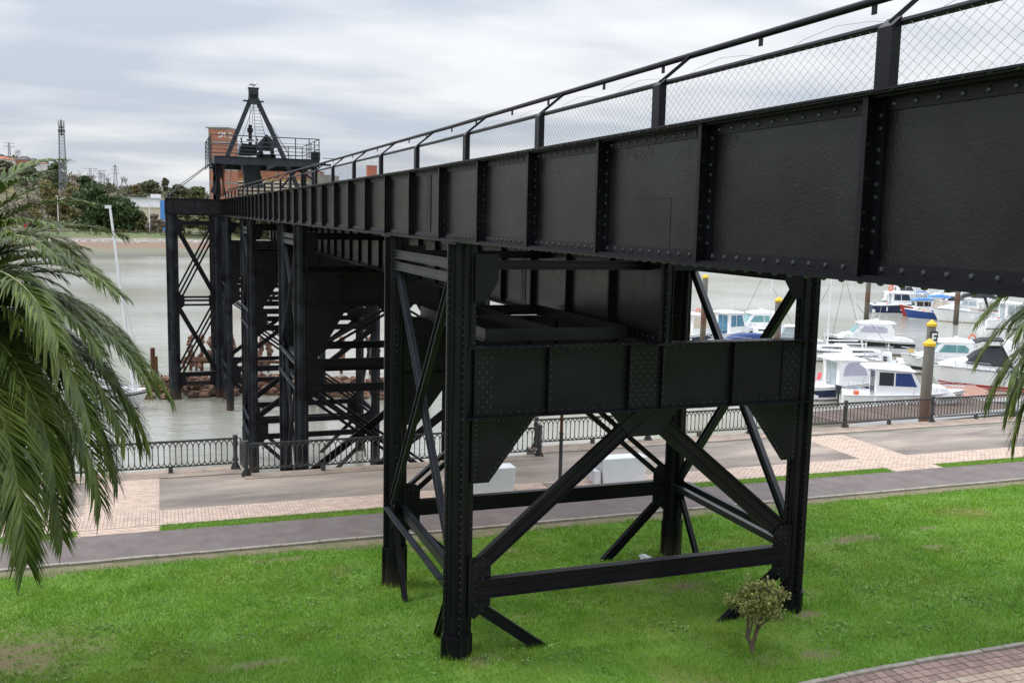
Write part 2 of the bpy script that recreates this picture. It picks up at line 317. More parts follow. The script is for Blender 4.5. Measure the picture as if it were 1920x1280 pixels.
def build_ground():
    # lawn as one sheet
    nx,ny=300,200; x0,x1,y0,y1=-30,45,-14,Y_LAWN
    V=[];F=[]
    for j in range(ny+1):
        for i in range(nx+1):
            x=x0+(x1-x0)*i/nx; y=y0+(y1-y0)*j/ny
            yy=y if j<ny else yb(Y_LAWN,x)+.02
            V.append((x,yy,lawn_z(x,yy)))
    for j in range(ny):
        for i in range(nx): a=j*(nx+1)+i; F.append((a,a+1,a+nx+2,a+nx+1))
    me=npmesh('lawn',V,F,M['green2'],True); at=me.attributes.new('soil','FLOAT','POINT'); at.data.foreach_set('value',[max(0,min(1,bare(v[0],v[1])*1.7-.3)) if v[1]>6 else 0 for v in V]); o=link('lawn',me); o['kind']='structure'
    strip('soil_verge',Y_LAWN-.12,Y_KERB,PZ-.5,PZ-.01,M['dirt'])
    strip('promenade_ground',Y_KERB-.03,26.3,-7.8,PZ-.06,M['dirt'])
    # kerb stones with joints
    k=thing('path_kerb','low worn stone kerb running between the lawn and the dark cycle path','kerb'); k['kind']='structure'
    kb=MB().box(0,.985,0,.12,-.12,.045).mesh('kerb_stone',M['kerb'])
    for i in range(-14,44):
        s=link('kerb_stone',kb,k,(i,yb(Y_KERB,i),PZ)); s.rotation_euler=(0,0,random.uniform(-.004,.004)); s.location.z+=random.uniform(-.008,.008)
    strip('cycle_path',Y_KERB2,Y_PATH,PZ-.06,PZ,M['cycle'])
    strip('verge_soil',Y_PATH,Y_GRASS,PZ-.06,PZ-.012,M['green'])
    strip('asphalt_walk',Y_PAV,Y_ASPH-.0,PZ-.06,PZ-.004,M['asphalt'])
    strip('paver_bed',Y_GRASS,Y_PAV,PZ-.06,PZ-.018,M['joint'])
    # quay
    q=MB()
    def seg(a,c,yA):
        q.box(a,c,yA-1.05,yA+.0,-.0+PZ-.1,PZ+.012)
    for a,c,yy in ((-60,-2.35,27.35),(8.05,160,27.35),(-2.35,8.05,26.2)): 
        n=max(1,int((c-a)/1.2))
        for i in range(n):
            x=a+(c-a)*i/n; x2=a+(c-a)*(i+1)/n
            q.box(x+.004,x2-.004,yy-1.0+(0 if yy>27 else .35),yy,PZ-.12,PZ+.02+random.uniform(-.003,.003))
    setting('quay_coping',q,M['concrete'])
    fill=MB().box(-60,-2.35,26.0,27.25,-7.8,PZ-.02).box(8.05,160,26.0,27.25,-7.8,PZ-.02); setting('quay_wall',fill,M['quay'])
    wall=MB()
    for a,c,yy in ((-60,-2.35,27.3),(8.05,160,27.3),(-2.35,8.05,26.28)): wall.box(a,c,yy-.06,yy,-7.8,PZ-.12)
    setting('quay_face',wall,M['quay'])
build_ground()
# pavers: bands of small pink bricks, joints recessed
def pavers():
    root=thing('paver_band','salmon pink brick paving bands along and across the promenade','paving'); root['kind']='structure'
    one=MB(); h=.012
    bw,bh=.205,.105
    one.hexa([(-.097,-.048,-.03),(.097,-.048,-.03),(-.097,.048,-.03),(.097,.048,-.03),(-.092,-.043,h),(.092,-.043,h),(-.092,.043,h),(.092,.043,h)])
    me=one.mesh('brick',M['pavero'])
    # crossings laid as individual bricks first (largest in the photo)
    cells=[]
    def crossing(xb,slope):     # skewed band from the asphalt edge to the path
        y=Y_GRASS-.5
        while y<26.2:
            xa=xb+slope*(y-20.4)
            x=xa
            off=(int(round(y/bh))%2)*bw/2
            k=0
            while x+k*bw<xa+1.95: cells.append((xa+off*0+k*bw+bw/2,y+yb(0,xa)+bh/2,abs(y))); k+=1
            y+=bh
    return root,me,cells,crossing
root,me,cells,crossing=pavers()
bw,bh=.205,.105
near=[]; rest=[]
def lay(x0,x1,y0,y1,rowoff=0):
    L=[]
    j=0; y=y0
    while y+bh<=y1+.02:
        off=(j%2)*bw/2; x=x0-off
        while x<x1:
            xc=x+bw/2
            if xc>x0-.02 and xc<x1+.02: L.append((xc,yb(y+bh/2,xc)))
            x+=bw
        y+=bh; j+=1
    return L
allb=lay(-11,40,Y_GRASS,Y_PAV)
cr1=lay(-6.9,-5.0,Y_PATH,Y_GRASS)+lay(-6.9,-5.0,Y_PAV,Y_ASPH+.05)
cr2=lay(19.5,21.5,Y_PATH,Y_GRASS)+lay(19.5,21.5,Y_PAV,Y_ASPH+.05)
bed=MB()
for a,c in ((-6.95,-4.95),(19.45,21.55)):
    for y0,y1 in ((Y_PATH,Y_GRASS),(Y_PAV,Y_ASPH+.06)): bed.box(a,c,yb(y0,a)-.0,yb(y1,a),PZ-.05,PZ-.001)
o=obj('crossing_bed',bed,M['joint'],root)
def dist(b): return (Vector((b[0],b[1],PZ))-CAM).length
cand=sorted(cr1+cr2+allb,key=dist)
vis=[b for b in cand if (b[0]>13.3 and b[0]<22.5)]
ind=set(vis[:290]); J=MB()
for b in ind:
    s=link('brick',me,root,(b[0],b[1],PZ+.0+random.uniform(-.002,.002)),random.uniform(-.02,.02))
for b in cand:
    if b in ind: continue
    x,y=b; z=PZ+random.uniform(-.002,.002); h=.012
    n=len(J.v)
    J.v+=[(x-.097,y-.048,z-.03),(x+.097,y-.048,z-.03),(x+.097,y+.048,z-.03),(x-.097,y+.048,z-.03),(x-.092,y-.043,z+h),(x+.092,y-.043,z+h),(x+.092,y+.043,z+h),(x-.092,y+.043,z+h)]
    J.f+=[(n+4,n+5,n+6,n+7),(n,n+1,n+5,n+4),(n+1,n+2,n+6,n+5),(n+2,n+3,n+7,n+6),(n+3,n,n+4,n+7)]
obj('bricks',J,M['paver'],root,kind='stuff')
# brick path at the lower right of the picture
def brick_path():
    root=thing('brick_footpath','red and buff square block footpath with pale kerb at the foot of the lawn','footpath'); root['kind']='structure'; root.location.z=.2
    def edge(x): return 6.82-.012*(x-8)**2*(1 if x<8 else .6)-.02
    base=MB()
    for i in range(60):
        a=-2+i*.4; c=a+.4; base.hexa([(a,2,-.1),(c,2,-.1),(a,edge(a),-.1),(c,edge(c),-.1),(a,2,.135),(c,2,.135),(a,edge(a),.135),(c,edge(c),.135)])
    obj('path_bed',base,M['joint'],root)
    kb=MB().box(0,.485,-.05,.05,-.05,.19).mesh('kerb_stone',M['kerb'])
    for i in range(48):
        a=-2+i*.5; s=link('kerb_stone',kb,root,(a,edge(a),random.uniform(-.01,.01)),math.atan2(edge(a+.5)-edge(a),.5))
    t=MB().hexa([(-.095,-.095,0),(.095,-.095,0),(-.095,.095,0),(.095,.095,0),(-.09,-.09,.16),(.09,-.09,.16),(-.09,.09,.16),(.09,.09,.16)])
    ma,mb_=t.mesh('tile',M['tilea']),t.mesh('tile',M['tileb'])
    cells=[]
    for i in range(-10,110):
        for j in range(0,26):
            x=i*.2; y=edge(x)-.16-j*.2
            if y<2.2: continue
            cells.append((x,y,j,i))
    f=cf
    def px(p):
        v=Vector(p)-CAM; d=v.dot(cf)
        return (960+1800.8*v.dot(cr)/d,640-1800.8*v.dot(cu)/d) if d>.1 else (0,9999)
    cells.sort(key=lambda c:(lambda q:(0 if (q[0]<1990 and q[1]<1340) else 1,q[1]))(px((c[0],c[1],.15))))
    J={0:MB(),1:MB()}
    for n,(x,y,j,i) in enumerate(cells):
        buff=((j//3)%2==1) ^ (noise.noise(Vector((x*1.1,y*1.1,2)))>.42)
        z=random.uniform(-.004,.004)
        if n<270: s=link('tile',mb_ if buff else ma,root,(x,y,z),random.uniform(-.012,.012))
        elif n<2600: J[buff].hexa([(x-.095,y-.095,z),(x+.095,y-.095,z),(x-.095,y+.095,z),(x+.095,y+.095,z),(x-.09,y-.09,z+.16),(x+.09,y-.09,z+.16),(x-.09,y+.09,z+.16),(x+.09,y+.09,z+.16)])
    obj('tiles',J[0],M['tilea'],root,kind='stuff'); obj('tiles',J[1],M['tileb'],root,kind='stuff')
    return edge
PATH_EDGE=brick_path()
# water
def water():
    m=bpy.data.materials.new('estuary_water'); m.use_nodes=True; t=m.node_tree; b=t.nodes['Principled BSDF']
    b.inputs['Roughness'].default_value=.12; b.inputs['IOR'].default_value=1.33; b.inputs['Specular IOR Level'].default_value=.9
    g=t.nodes.new('ShaderNodeNewGeometry')
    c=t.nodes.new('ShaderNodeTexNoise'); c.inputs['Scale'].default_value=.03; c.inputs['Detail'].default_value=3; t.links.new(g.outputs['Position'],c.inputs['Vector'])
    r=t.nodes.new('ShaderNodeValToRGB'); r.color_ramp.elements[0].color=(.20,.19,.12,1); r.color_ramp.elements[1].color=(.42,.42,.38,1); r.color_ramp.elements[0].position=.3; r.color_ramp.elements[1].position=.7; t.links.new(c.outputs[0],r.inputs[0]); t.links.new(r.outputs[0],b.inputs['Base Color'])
    mp=t.nodes.new('ShaderNodeMapping'); mp.inputs['Rotation'].default_value=(0,0,.35); mp.inputs['Scale'].default_value=(.45,1.25,1); t.links.new(g.outputs['Position'],mp.inputs[0])
    a=t.nodes.new('ShaderNodeTexNoise'); a.inputs['Scale'].default_value=2.6; a.inputs['Detail'].default_value=4; a.inputs['Distortion'].default_value=.4; t.links.new(mp.outputs[0],a.inputs['Vector'])
    a2=t.nodes.new('ShaderNodeTexNoise'); a2.inputs['Scale'].default_value=.5; a2.inputs['Detail'].default_value=3; t.links.new(mp.outputs[0],a2.inputs['Vector'])
    ad=t.nodes.new('ShaderNodeMath'); ad.operation='MULTIPLY_ADD'; ad.inputs[1].default_value=1.5; t.links.new(a2.outputs[0],ad.inputs[0]); t.links.new(a.outputs[0],ad.inputs[2])
    bn=t.nodes.new('ShaderNodeBump'); bn.inputs['Strength'].default_value=1; bn.inputs['Distance'].default_value=.06; t.links.new(ad.outputs[0],bn.inputs['Height']); t.links.new(bn.outputs[0],b.inputs['Normal'])
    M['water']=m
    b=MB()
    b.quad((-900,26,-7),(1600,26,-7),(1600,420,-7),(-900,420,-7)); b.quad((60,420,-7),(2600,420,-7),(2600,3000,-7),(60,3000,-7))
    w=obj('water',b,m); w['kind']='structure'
    setting('river_bed',MB().quad((-900,26,-8.5),(2600,26,-8.5),(2600,3000,-8.5),(-900,3000,-8.5)),M['quay'])
    e=MB(); 
    setting('ground',MB().quad((-600,-400,-.3),(900,-400,-.3),(900,-14,-.3),(-600,-14,-.3)).quad((-600,-14,-.75),(-29,-14,-.75),(-29,26.2,-.75),(-600,26.2,-.75)).quad((44,-14,-.75),(900,-14,-.75),(900,26.2,-.75),(44,26.2,-.75)),M['green'])
water()

# ------------------------------------------------------------------ the pier
PN=2.25
def rise(y): return .0042*max(0,y-12)
ZT,ZB=8.80,7.50
GY0,GY1=-9.0,75.4
def plate_girder(name,label,x,zb,zt,y0,y1,sgn,fw=.4,detail=True,pitch=PN,rise_f=rise,stifflen=.14,splices=(),group=None,ph=0):
    root=thing(name,label,'girder',(x,y0,zb+0),group=group)
    L=Vector((x,y0,zb))
    def g(name,b,m,**k):
        b.v=[(p[0]-L.x,p[1]-L.y,p[2]-L.z) for p in b.v]; return obj(name,b,m,root,**k)
    ks=[k for k in range(int(math.floor(y0/pitch))-1,int(y1/pitch)+2)]
    ys=[y for y in (k*pitch+ph for k in ks) if y0<y<y1]
    ed=[y0]+ys+[y1]
    R_=MB()
    for a,c in zip(ed[:-1],ed[1:]):
        b=MB(); ra,rc=rise_f(a),rise_f(c)
        b.hexa([(x-.008,a,zb+ra+.02),(x+.008,a,zb+ra+.02),(x-.008,c,zb+rc+.02),(x+.008,c,zb+rc+.02),(x-.008,a,zt+ra-.02),(x+.008,a,zt+ra-.02),(x-.008,c,zt+rc-.02),(x+.008,c,zt+rc-.02)])
        g('web_panel',b,M['web'])
    def flange(zc,up,nm):
        b=MB(); s=1 if up else -1
        for a,c in zip(ed[:-1],ed[1:]):
            ra,rc=rise_f(a),rise_f(c)
            def hx(xa,xb,z0,z1): b.hexa([(xa,a,z0+ra),(xb,a,z0+ra),(xa,c,z0+rc),(xb,c,z0+rc),(xa,a,z1+ra),(xb,a,z1+ra),(xa,c,z1+rc),(xb,c,z1+rc)])
            z0,z1=sorted((zc,zc-s*.016)); hx(x-fw/2,x+fw/2,z0,z1)
            z0,z1=sorted((zc-s*.016,zc-s*.030)); hx(x-fw/2+.02,x+fw/2-.02,z0,z1)
            z0,z1=sorted((zc-s*.030,zc-s*.13)); hx(x-.024,x-.008,z0,z1); hx(x+.008,x+.024,z0,z1)
            z0,z1=sorted((zc-s*.030,zc-s*.044)); hx(x-.115,x-.024,z0,z1); hx(x+.024,x+.115,z0,z1)
        g(nm,b,M['black'])
    flange(zt,True,'top_flange'); flange(zb,False,'bottom_flange')
    for y in ys:
        b=MB(); r=rise_f(y); a,c=zb+r+.03,zt+r-.03
        for s in (-1,1):
            xs=sorted((x+s*.024,x+s*.036)); b.box(xs[0],xs[1],y-.105,y+.02,a,c)
            xs=sorted((x+s*.036,x+s*stifflen)); b.box(xs[0],xs[1],y-.012,y+.004,a,c)
            if abs(s*1)==1: 
                xs=sorted((x+s*.008,x+s*.024)); b.box(xs[0],xs[1],y-.11,y+.03,a+.1,c-.1)
            xs=sorted((x+s*(stifflen-.012),x+s*stifflen)); b.box(xs[0],xs[1],y-.05,y-.012,a,c)
        g('stiffener',b,M['black'])
    if detail:
        for y in np.arange(y0+.05,y1,.1):
            near= y<10.2
            i=int(round((y-y0)/.1))
            r=rise_f(y); d=min([abs(y-q+.045) for q in ys]+[9])
            rr=.023 if near else .0165
            if near and i%2: continue
            xx=x+sgn*.024; nv=(sgn,0,0)
            if d>.085:
                R_.rivet((xx,y,zt+r-.085),nv,rr); R_.rivet((xx,y+.02,zb+r+.085),nv,rr)
                if not near: R_.rivet((xx,y+.05,zt+r-.055),nv,rr*.8,5); R_.rivet((xx,y+.07,zb+r+.055),nv,rr*.8,5)
            R_.rivet((x+sgn*.125,y+.05,zb+r+.016),(0,0,1),rr*.9,5); R_.rivet((x+sgn*.17,y+.05,zb+r),(0,0,-1),rr*1.1,5); R_.rivet((x+sgn*.17,y+.05,zt+r-.016),(0,0,-1),rr*1.1,5)
        for y in ys:
            r=rise_f(y)
            k=0
            for z in np.arange(zb+.2,zt-.12,.118):
                R_.rivet((x+sgn*.036,y-.062,z+r+(.03 if k%2 else 0)),(sgn,0,0),.019 if y<12 else .016)
                if k%2==0 or z<zb+.45: R_.rivet((x+sgn*(stifflen*.62),y-.012,z+r+.04),(0,-1,0),.016,5)
                k+=1
    sp=MB()
    for y in splices:
        if not(y0<y<y1): continue
        r=rise_f(y); xs=sorted((x+sgn*.008,x+sgn*.02)); sp.box(xs[0],xs[1],y-.16,y+.16,zb+r+.13,zt+r-.13)
        for z in np.arange(zb+.19,zt-.16,.075):
            for q,dz in ((-.05,0),(.05,.0375)): R_.rivet((x+sgn*.02,y+q,z+r+dz),(sgn,0,0),.018)
    if sp.f: g('splice_plate',sp,M['black'])
    if R_.f: g('rivets',R_,M['rivet'],kind='stuff',smooth=True)
    return root
G1=plate_girder('plate_girder','long black riveted plate girder nearest the camera, carrying the mesh handrail',0,ZB,ZT,GY0,GY1,-1,pitch=2.184,ph=-.17,splices=(11.85,24.95,38.05,51.15,64.25))
# repair patch outlines welded to two web panels
pt=MB()
for y0_,y1_,z1_ in ((1.35+1.35,2.1+1.3,8.12),(8.6,9.35,8.12)):
    pt.box(-.011,-.008,y0_,y1_,z1_-.006,z1_+.006); pt.box(-.0105,-.008,y0_-.005,y0_+.005,ZB+.14,z1_)
pt.v=[(p[0],p[1]-GY0,p[2]-ZB) for p in pt.v]; obj('weld_bead',pt,M['black'],G1)
plate_girder('plate_girder','far parallel black plate girder on the seaward row of legs, behind the near girder',7.0,ZB,ZT,9.2,GY1,-1,detail=False)
plate_girder('inner_girder','low black plate girder resting on the middle of the cross beams under the deck',3.5,5.77,7.25,8.9,74,-1,detail=True,pitch=2.1,rise_f=lambda y:.003*max(0,y-12),stifflen=.12,ph=.6,splices=(16.0,))
dk=MB()
for i in range(33): dk.box(.12,6.9,9.4+i*2+.0,9.4+i*2+1.99,8.42,8.48)
tag(obj('pier_deck',dk,M['plank']),'plank deck laid between the two upper girders of the pier','deck')

# handrail with netting
def handrail():
    root=thing('handrail','black steel handrail with wire netting along the top of the near girder','handrail',(0,0,ZT))
    def g(n,b,m,**k):
        b.v=[(p[0],p[1],p[2]-ZT) for p in b.v]; return obj(n,b,m,root,**k)
    n0=-2; y=-.1+3.33*n0
    ps=[]
    while y<74.5: ps.append(y); y+=3.33
    post=MB(); post.hexa([(.06,-.075,0),(.14,-.075,0),(.06,.075,0),(.14,.075,0),(.06,-.075,.53),(.14,-.075,.60),(.06,.075,.53),(.14,.075,.60)]); pm=post.mesh('post',M['black'])
    br=MB(); br.obox((.10,0,.50),(.45,0,.79),.035,.010,(0,0,1)); brm=br.mesh('bracket',M['black'])
    for y in ps:
        link('post',pm,root,(0,y,rise(y)-.06)); link('bracket',brm,root,(0,y,rise(y)))
    def ln(x,z): return [(x,y_,ZT+z+rise(y_)) for y_ in ([GY0]+list(np.arange(-4,75,4))+[75.3])]
    g('top_rail',MB().tube(ln(.46,.80),.034,10),M['black'],smooth=True)
    g('lower_rail',MB().tube(ln(.15,.50),.028,8),M['black'],smooth=True)
    tb=MB(); tb.box(.452,.468,-.024,.024,-.10,-.02); tm=tb.mesh('rail_tab',M['black'])
    for y in ps:
        for d in (.6,2.1): link('rail_tab',tm,root,(0,y+d,rise(y+d)+.80))
    w=MB(); pitch=.105; z0,z1=.01,.50; x=.13; dy=(z1-z0)*1.35; rr=.0013
    y=GY0
    while y<60:
        r=rise(y)
        for s in (0,1):
            a=(x,y if s==0 else y+dy,ZT+z0+r); b=(x,y+dy if s==0 else y,ZT+z1+r); w.tube([a,b],rr,3,False)
        y+=pitch if y<25 else pitch*1.6
    for i,y in enumerate(ps):
        for k in range(8):
            a=y+k*3.33/8; c=a+3.33/8; q=lambda t:ZT+.51+.22*abs(math.sin(PI*((t-y)/1.665)))*.6+rise(t)
            w.tube([(.3,a,q(a)),(.3,c,q(c))],.0018,3,False)
    g('wire_mesh',w,M['wire'],kind='stuff')
handrail()

# ---- towers
def phoenix_leg(zb,zt,sleeve=None,m=None):
    b=MB(); n=20
    b.cyl((0,0),.165,zb,zt,n)
    for dx,dy in ((1,0),(-1,0),(0,1),(0,-1)):
        b.obox((dx*.205,dy*.205,zb),(dx*.205,dy*.205,zt),.10 if dx else .052,.052 if dx else .10,(1,0,0))
        for s in (-1,1):   # the two curved quarter plates turn out into lips
            b.obox((dx*.18+dy*s*.045,dy*.18+dx*s*.045,zb),(dx*.18+dy*s*.045,dy*.18+dx*s*.045,zt),.05 if dx else .03,.03 if dx else .05,(1,0,0))
    return b
def leg_rivets(zb,zt,near):
    r=MB(); st=.13 if near else .2; rr=.0165 if near else .017
    for z in np.arange(zb+.05,zt-.03,st):
        r.rivet((-.228,-.026,z),(0,-1,0),rr); r.rivet((.228,-.026,z),(0,-1,0),rr); r.rivet((-.026,-.228,z+.03),(-1,0,0),rr)
        r.rivet((-.026,.228,z+.03),(-1,0,0),rr)
    return r
def strut(b,p,q,nrm,w=.17,d=.1,kind='H',gap=.02):
    "rolled-section brace lying in the plane with normal nrm"
    nv=Vector(nrm).normalized(); t=(Vector(q)-Vector(p)).normalized(); s=nv.cross(t)
    if kind=='H':
        b.obox(p,q,w,.014,s); 
        for o in (-1,1): b.obox(p,q,.014,d,s,ow=o*(w/2-.007))
        b.obox(p,q,.03,d*.5,s,ow=0)
    elif kind=='L2':
        for o in (-1,1):
            b.obox(p,q,w*.36,.014,s,ow=o*w*.32); b.obox(p,q,.014,d,s,ow=o*(w*.5-.007))
    elif kind=='X3':
        for o in (-1,0,1): b.obox(p,q,w*.2,d*.6,s,ow=o*w*.4)
def strut_rivets(r,p,q,nrm,st=.33,off=.05,lift=.008):
    p=Vector(p);q=Vector(q);nv=Vector(nrm).normalized();t=(q-p);L=t.length;t.normalize();s=nv.cross(t)
    for k in np.arange(.1,L,st): r.rivet(p+t*k+s*off+nv*lift,nv,.011,5)
LEGX=(0.0,7.0)
def support_tower(name,label,yf,yr,zb,tall,mleg,mbr,extra_leg=False):
    root=thing(name,label,'pier tower',(3.5,(yf+yr)/2,zb if tall else 0),group='riveted support towers of the pier'); O=Vector(root.location)
    def g(n,b,m,par=root,**k):
        b.v=[(p[0]-O.x,p[1]-O.y,p[2]-O.z) for p in b.v]; return obj(n,b,m,par,**k)
    near=not tall; r1=rise(yf)
    for y in (yf,yr):
        for x in LEGX:
            b=phoenix_leg(zb if tall else -.7,ZB-.035+rise(y)); b.v=[(p[0]+x,p[1]+y,p[2]) for p in b.v]; lg=g('leg',b,mleg,smooth=True)
            if x==0 or not tall:
                b=leg_rivets(zb if tall else -.5,ZB-.1,near); b.v=[(p[0]+x,p[1]+y,p[2]) for p in b.v]; g('rivets',b,M['rivet'],lg,kind='stuff',smooth=True)
            s=MB(); zs=.65 if not tall else zb+2.6
            s.cyl((x,y),.235,(zb if tall else -.7),zs-.04,20); s.cyl((x,y),.25,zs-.04,zs,20)
            for dx,dy in ((1,0),(-1,0),(0,1),(0,-1)): s.obox((x+dx*.22,y+dy*.22,zb if tall else -.7),(x+dx*.22,y+dy*.22,zs-.02),.12 if dx else .07,.07 if dx else .12,(1,0,0))
            g('sleeve',s,mleg,lg,smooth=True)
            c=MB(); rz=rise(y); c.box(x-.24,x+.24,y-.42,y+.42,ZB+rz-.035,ZB+rz-.012); c.box(x-.28,x+.28,y-.30,y+.30,ZB+rz-.012,ZB+rz-.002)
            g('cap_plate',c,M['black'],lg)
            c=MB()
            for sy in (-1,1): c.prism([(x,y+sy*.24,ZB-.04),(x,y+sy*.62,ZB-.04),(x,y+sy*.24,ZB-.75)],(1,0,0),.03) if (sy<0)==(y==yf) and False else None
    nf=(0,-1,0)
    for y,isf in ((yf,1),(yr,0)):
        # cross beam
        b=MB(); yw=y-.12 if isf else y; zl,zh=4.52,5.74
        if tall: zl,zh=4.67,5.85
        cb=MB(); cb.box(.2,6.8,yw-.008,yw+.008,zl+.02,zh-.02); cbo=g('cross_beam',cb,M['black'])
        fl=MB()
        fl.box(.05,6.95,yw-.16,yw+.16,zh-.02,zh); fl.box(.05,6.95,yw-.16,yw+.16,zl,zl+.02)
        for s in (-1,1):
            ys=sorted((yw+s*.008,yw+s*.022)); fl.box(.2,6.8,ys[0],ys[1],zh-.13,zh-.02); fl.box(.2,6.8,ys[0],ys[1],zl+.02,zl+.13)
        g('flange',fl,M['black'],cbo)
        rv=MB()
        for x0_,x1_ in ((.2,.62),(3.12,3.82),(6.38,6.8)):
            pl=MB().box(x0_,x1_,yw-.034,yw-.022,zl+.03,zh-.03); g('cover_plate',pl,M['black'],cbo)
            k=0
            for z in np.arange(zl+.1,zh-.08,.085):
                for xx in np.arange(x0_+.08+(.07 if k%2 else 0),x1_-.04,.15): rv.rivet((xx,yw-.034,z),nf,.017)
                k+=1
        for xs in (1.58,3.14,3.80,5.30):
            st=MB().box(xs-.05,xs+.05,yw-.046,yw-.034,zl+.03,zh-.03).box(xs-.055,xs-.04,yw-.13,yw-.046,zl+.03,zh-.03); g('stiffener',st,M['black'],cbo)
            for z in np.arange(zl+.15,zh-.1,.13): rv.rivet((xs+.012,yw-.046,z),nf,.017)
        for xx in np.arange(.7,6.35,.16):
            rv.rivet((xx,yw-.022,zh-.07),nf,.017); rv.rivet((xx,yw-.022,zl+.07),nf,.017); rv.rivet((xx,yw-.10,zh),(0,0,1),.017)
        # corner gussets
        gl=2.1 if tall else 1.15; gw=1.55 if tall else 1.18
        for s,x0_ in ((1,.18),(-1,6.82)):
            P=[(x0_,yw,zl),(x0_+s*gw,yw,zl),(x0_+s*.32,yw,zl-gl),(x0_+s*.0,yw,zl-gl)]
            gm=MB().prism(P,(0,1,0),.02); gs=g('gusset',gm,M['black'],cbo)
            for k in np.arange(.04,.98,.075 if not tall else .05):
                a=Vector(P[1]).lerp(Vector(P[2]),k); rv.rivet((a.x-s*.06,yw-.01,a.z+.01),nf,.017); rv.rivet((x0_+s*.07,yw-.01,zl-gl*k),nf,.017); rv.rivet((x0_+s*gw*.9*k+.04*s,yw-.01,zl-.06),nf,.017)
        # centre gusset under the beam
        gm=MB().prism([(2.75,yw,zl),(4.2,yw,zl),(3.75,yw,zl-.5),(3.2,yw,zl-.5)],(0,1,0),.02); g('gusset',gm,M['black'],cbo)
        for k in range(6): rv.rivet((2.95+.2*k,yw-.01,zl-.07),nf,.017)
        g('rivets',rv,M['rivet'],cbo,kind='stuff',smooth=True)
        # top tie between the legs
        b=MB(); strut(b,(.2,y,7.12),(6.8,y,7.12),nf,.16,.12); g('top_tie',b,M['black'])
        for s,x0_ in ((1,.2),(-1,6.8)):
            gm=MB().prism([(x0_,y-.1,7.3),(x0_+s*.42,y-.1,7.3),(x0_+s*.42,y-.1,6.85),(x0_+s*.2,y-.1,6.5),(x0_,y-.1,6.5)],(0,1,0),.018); g('gusset',gm,M['black'])
        # web frame below the beam
        yb_=yw+.03
        if not tall:
            lev=1.49
            b=MB(); strut(b,(.3,yb_-.05,lev),(6.7,yb_-.05,lev),nf,.34,.16,'H'); so=g('strut',b,mbr)
            rr_=MB(); strut_rivets(rr_,(.3,yb_-.12,lev),(6.7,yb_-.12,lev),nf,.9,.15,.012); g('rivets',rr_,M['rivet'],so,kind='stuff')
            for s,x0_ in ((1,.3),(-1,6.7)):
                b=MB(); strut(b,(x0_,yb_,lev+.35),(3.5-s*.12,yb_+(.04 if s<0 else 0),zl-.12),nf,.27 if s>0 else .32,.13,'H' if isf else 'L2'); g('diagonal',b,mbr)
                if isf and s<0: b=MB(); b.obox((x0_-.05,yb_+.1,lev+.62),(3.75,yb_+.1,zl-.05),.09,.12,(0,0,1)); g('diagonal',b,mbr)
                b=MB(); strut(b,(x0_,yb_,lev-.3),(x0_+s*1.75,yb_,-.15 if isf else -.5),nf,.2,.12,'H'); g('ground_brace',b,mbr)
                gm=MB().prism([(x0_-s*.14,yb_-.03,lev+.56),(x0_+s*.12,yb_-.03,lev+.56),(x0_+s*.27,yb_-.03,lev+.44),(x0_+s*.27,yb_-.03,lev-.34),(x0_-s*.02,yb_-.03,lev-.56),(x0_-s*.14,yb_-.03,lev-.5)],(0,1,0),.022); gg=g('gusset',gm,mbr)
                rr_=MB()
                for zz_ in np.arange(lev-.55,lev+.6,.12):
                    for xx in (0,.12): rr_.rivet((x0_+s*(xx),yb_-.042,zz_),nf,.017)
                g('rivets',rr_,M['rivet'],gg,kind='stuff')
        else:
            L1,L2,L3,L4=2.52,1.58,-3.75,-4.65
            for z in (L1,L2,L3,L4):
                b=MB(); strut(b,(.25,yb_,z),(6.75,yb_,z),nf,.30,.16,'H'); g('strut',b,mbr)
            for s,x0_ in ((1,.3),(-1,6.7)):
                b=MB(); strut(b,(x0_,yb_,L1+.3),(3.5-s*.1,yb_,zl-.1),nf,.24,.13,'L2'); g('diagonal',b,mbr)
                b=MB(); strut(b,(x0_,yb_-s*.07,L2-.25),(7-x0_,yb_-s*.07,L3+.3),nf,.30,.13,'L2' if s>0 else 'H'); g('diagonal',b,mbr)
                b=MB(); strut(b,(x0_,yb_,L4-.2),(3.5,yb_,zb-.4),nf,.22,.12,'H'); g('diagonal',b,mbr)
                for zz_ in ((L1+L2)/2,(L3+L4)/2):
                    gm=MB().prism([(x0_-s*.1,yb_-.03,zz_+.95),(x0_+s*.5,yb_-.03,zz_+.5),(x0_+s*.5,yb_-.03,zz_-.5),(x0_-s*.1,yb_-.03,zz_-.95)],(0,1,0),.022); g('gusset',gm,mbr)
    # side frames
    for x in LEGX:
        xs=x-.06 if x==0 else x+.06; nx=(-1,0,0)
        for z in ((7.12,6.88) if True else (7.0,)):
            b=MB(); strut(b,(xs,yf+.2,z),(xs,yr-.2,z),nx,.17,.10,'H'); g('side_tie',b,M['side'])
        if not tall:
            pan=[(6.85,1.75)]; lows=[1.52]
        else: pan=[(6.75,2.9),(2.1,-3.3)]; lows=[2.52,1.58,-3.75,-4.65]
        for i,(a,c) in enumerate(pan):
            for k,(ya,yc) in enumerate(((yf,yr),(yr,yf))):
                b=MB(); o=.05 if k else -.05; sgn=1 if yc>ya else -1
                strut(b,(xs+o,ya+.25*sgn,a),(xs+o,yc-.25*sgn,c),nx,.19,.11,'L2' if (k==0 and x==0) else 'H'); dg=g('side_diagonal',b,M['side'])
                if near:
                    rr_=MB(); strut_rivets(rr_,(xs+o,ya+.25*sgn,a),(xs+o,yc-.25*sgn,c),nx,.62,.02,.012); g('rivets',rr_,M['rivet'],dg,kind='stuff')
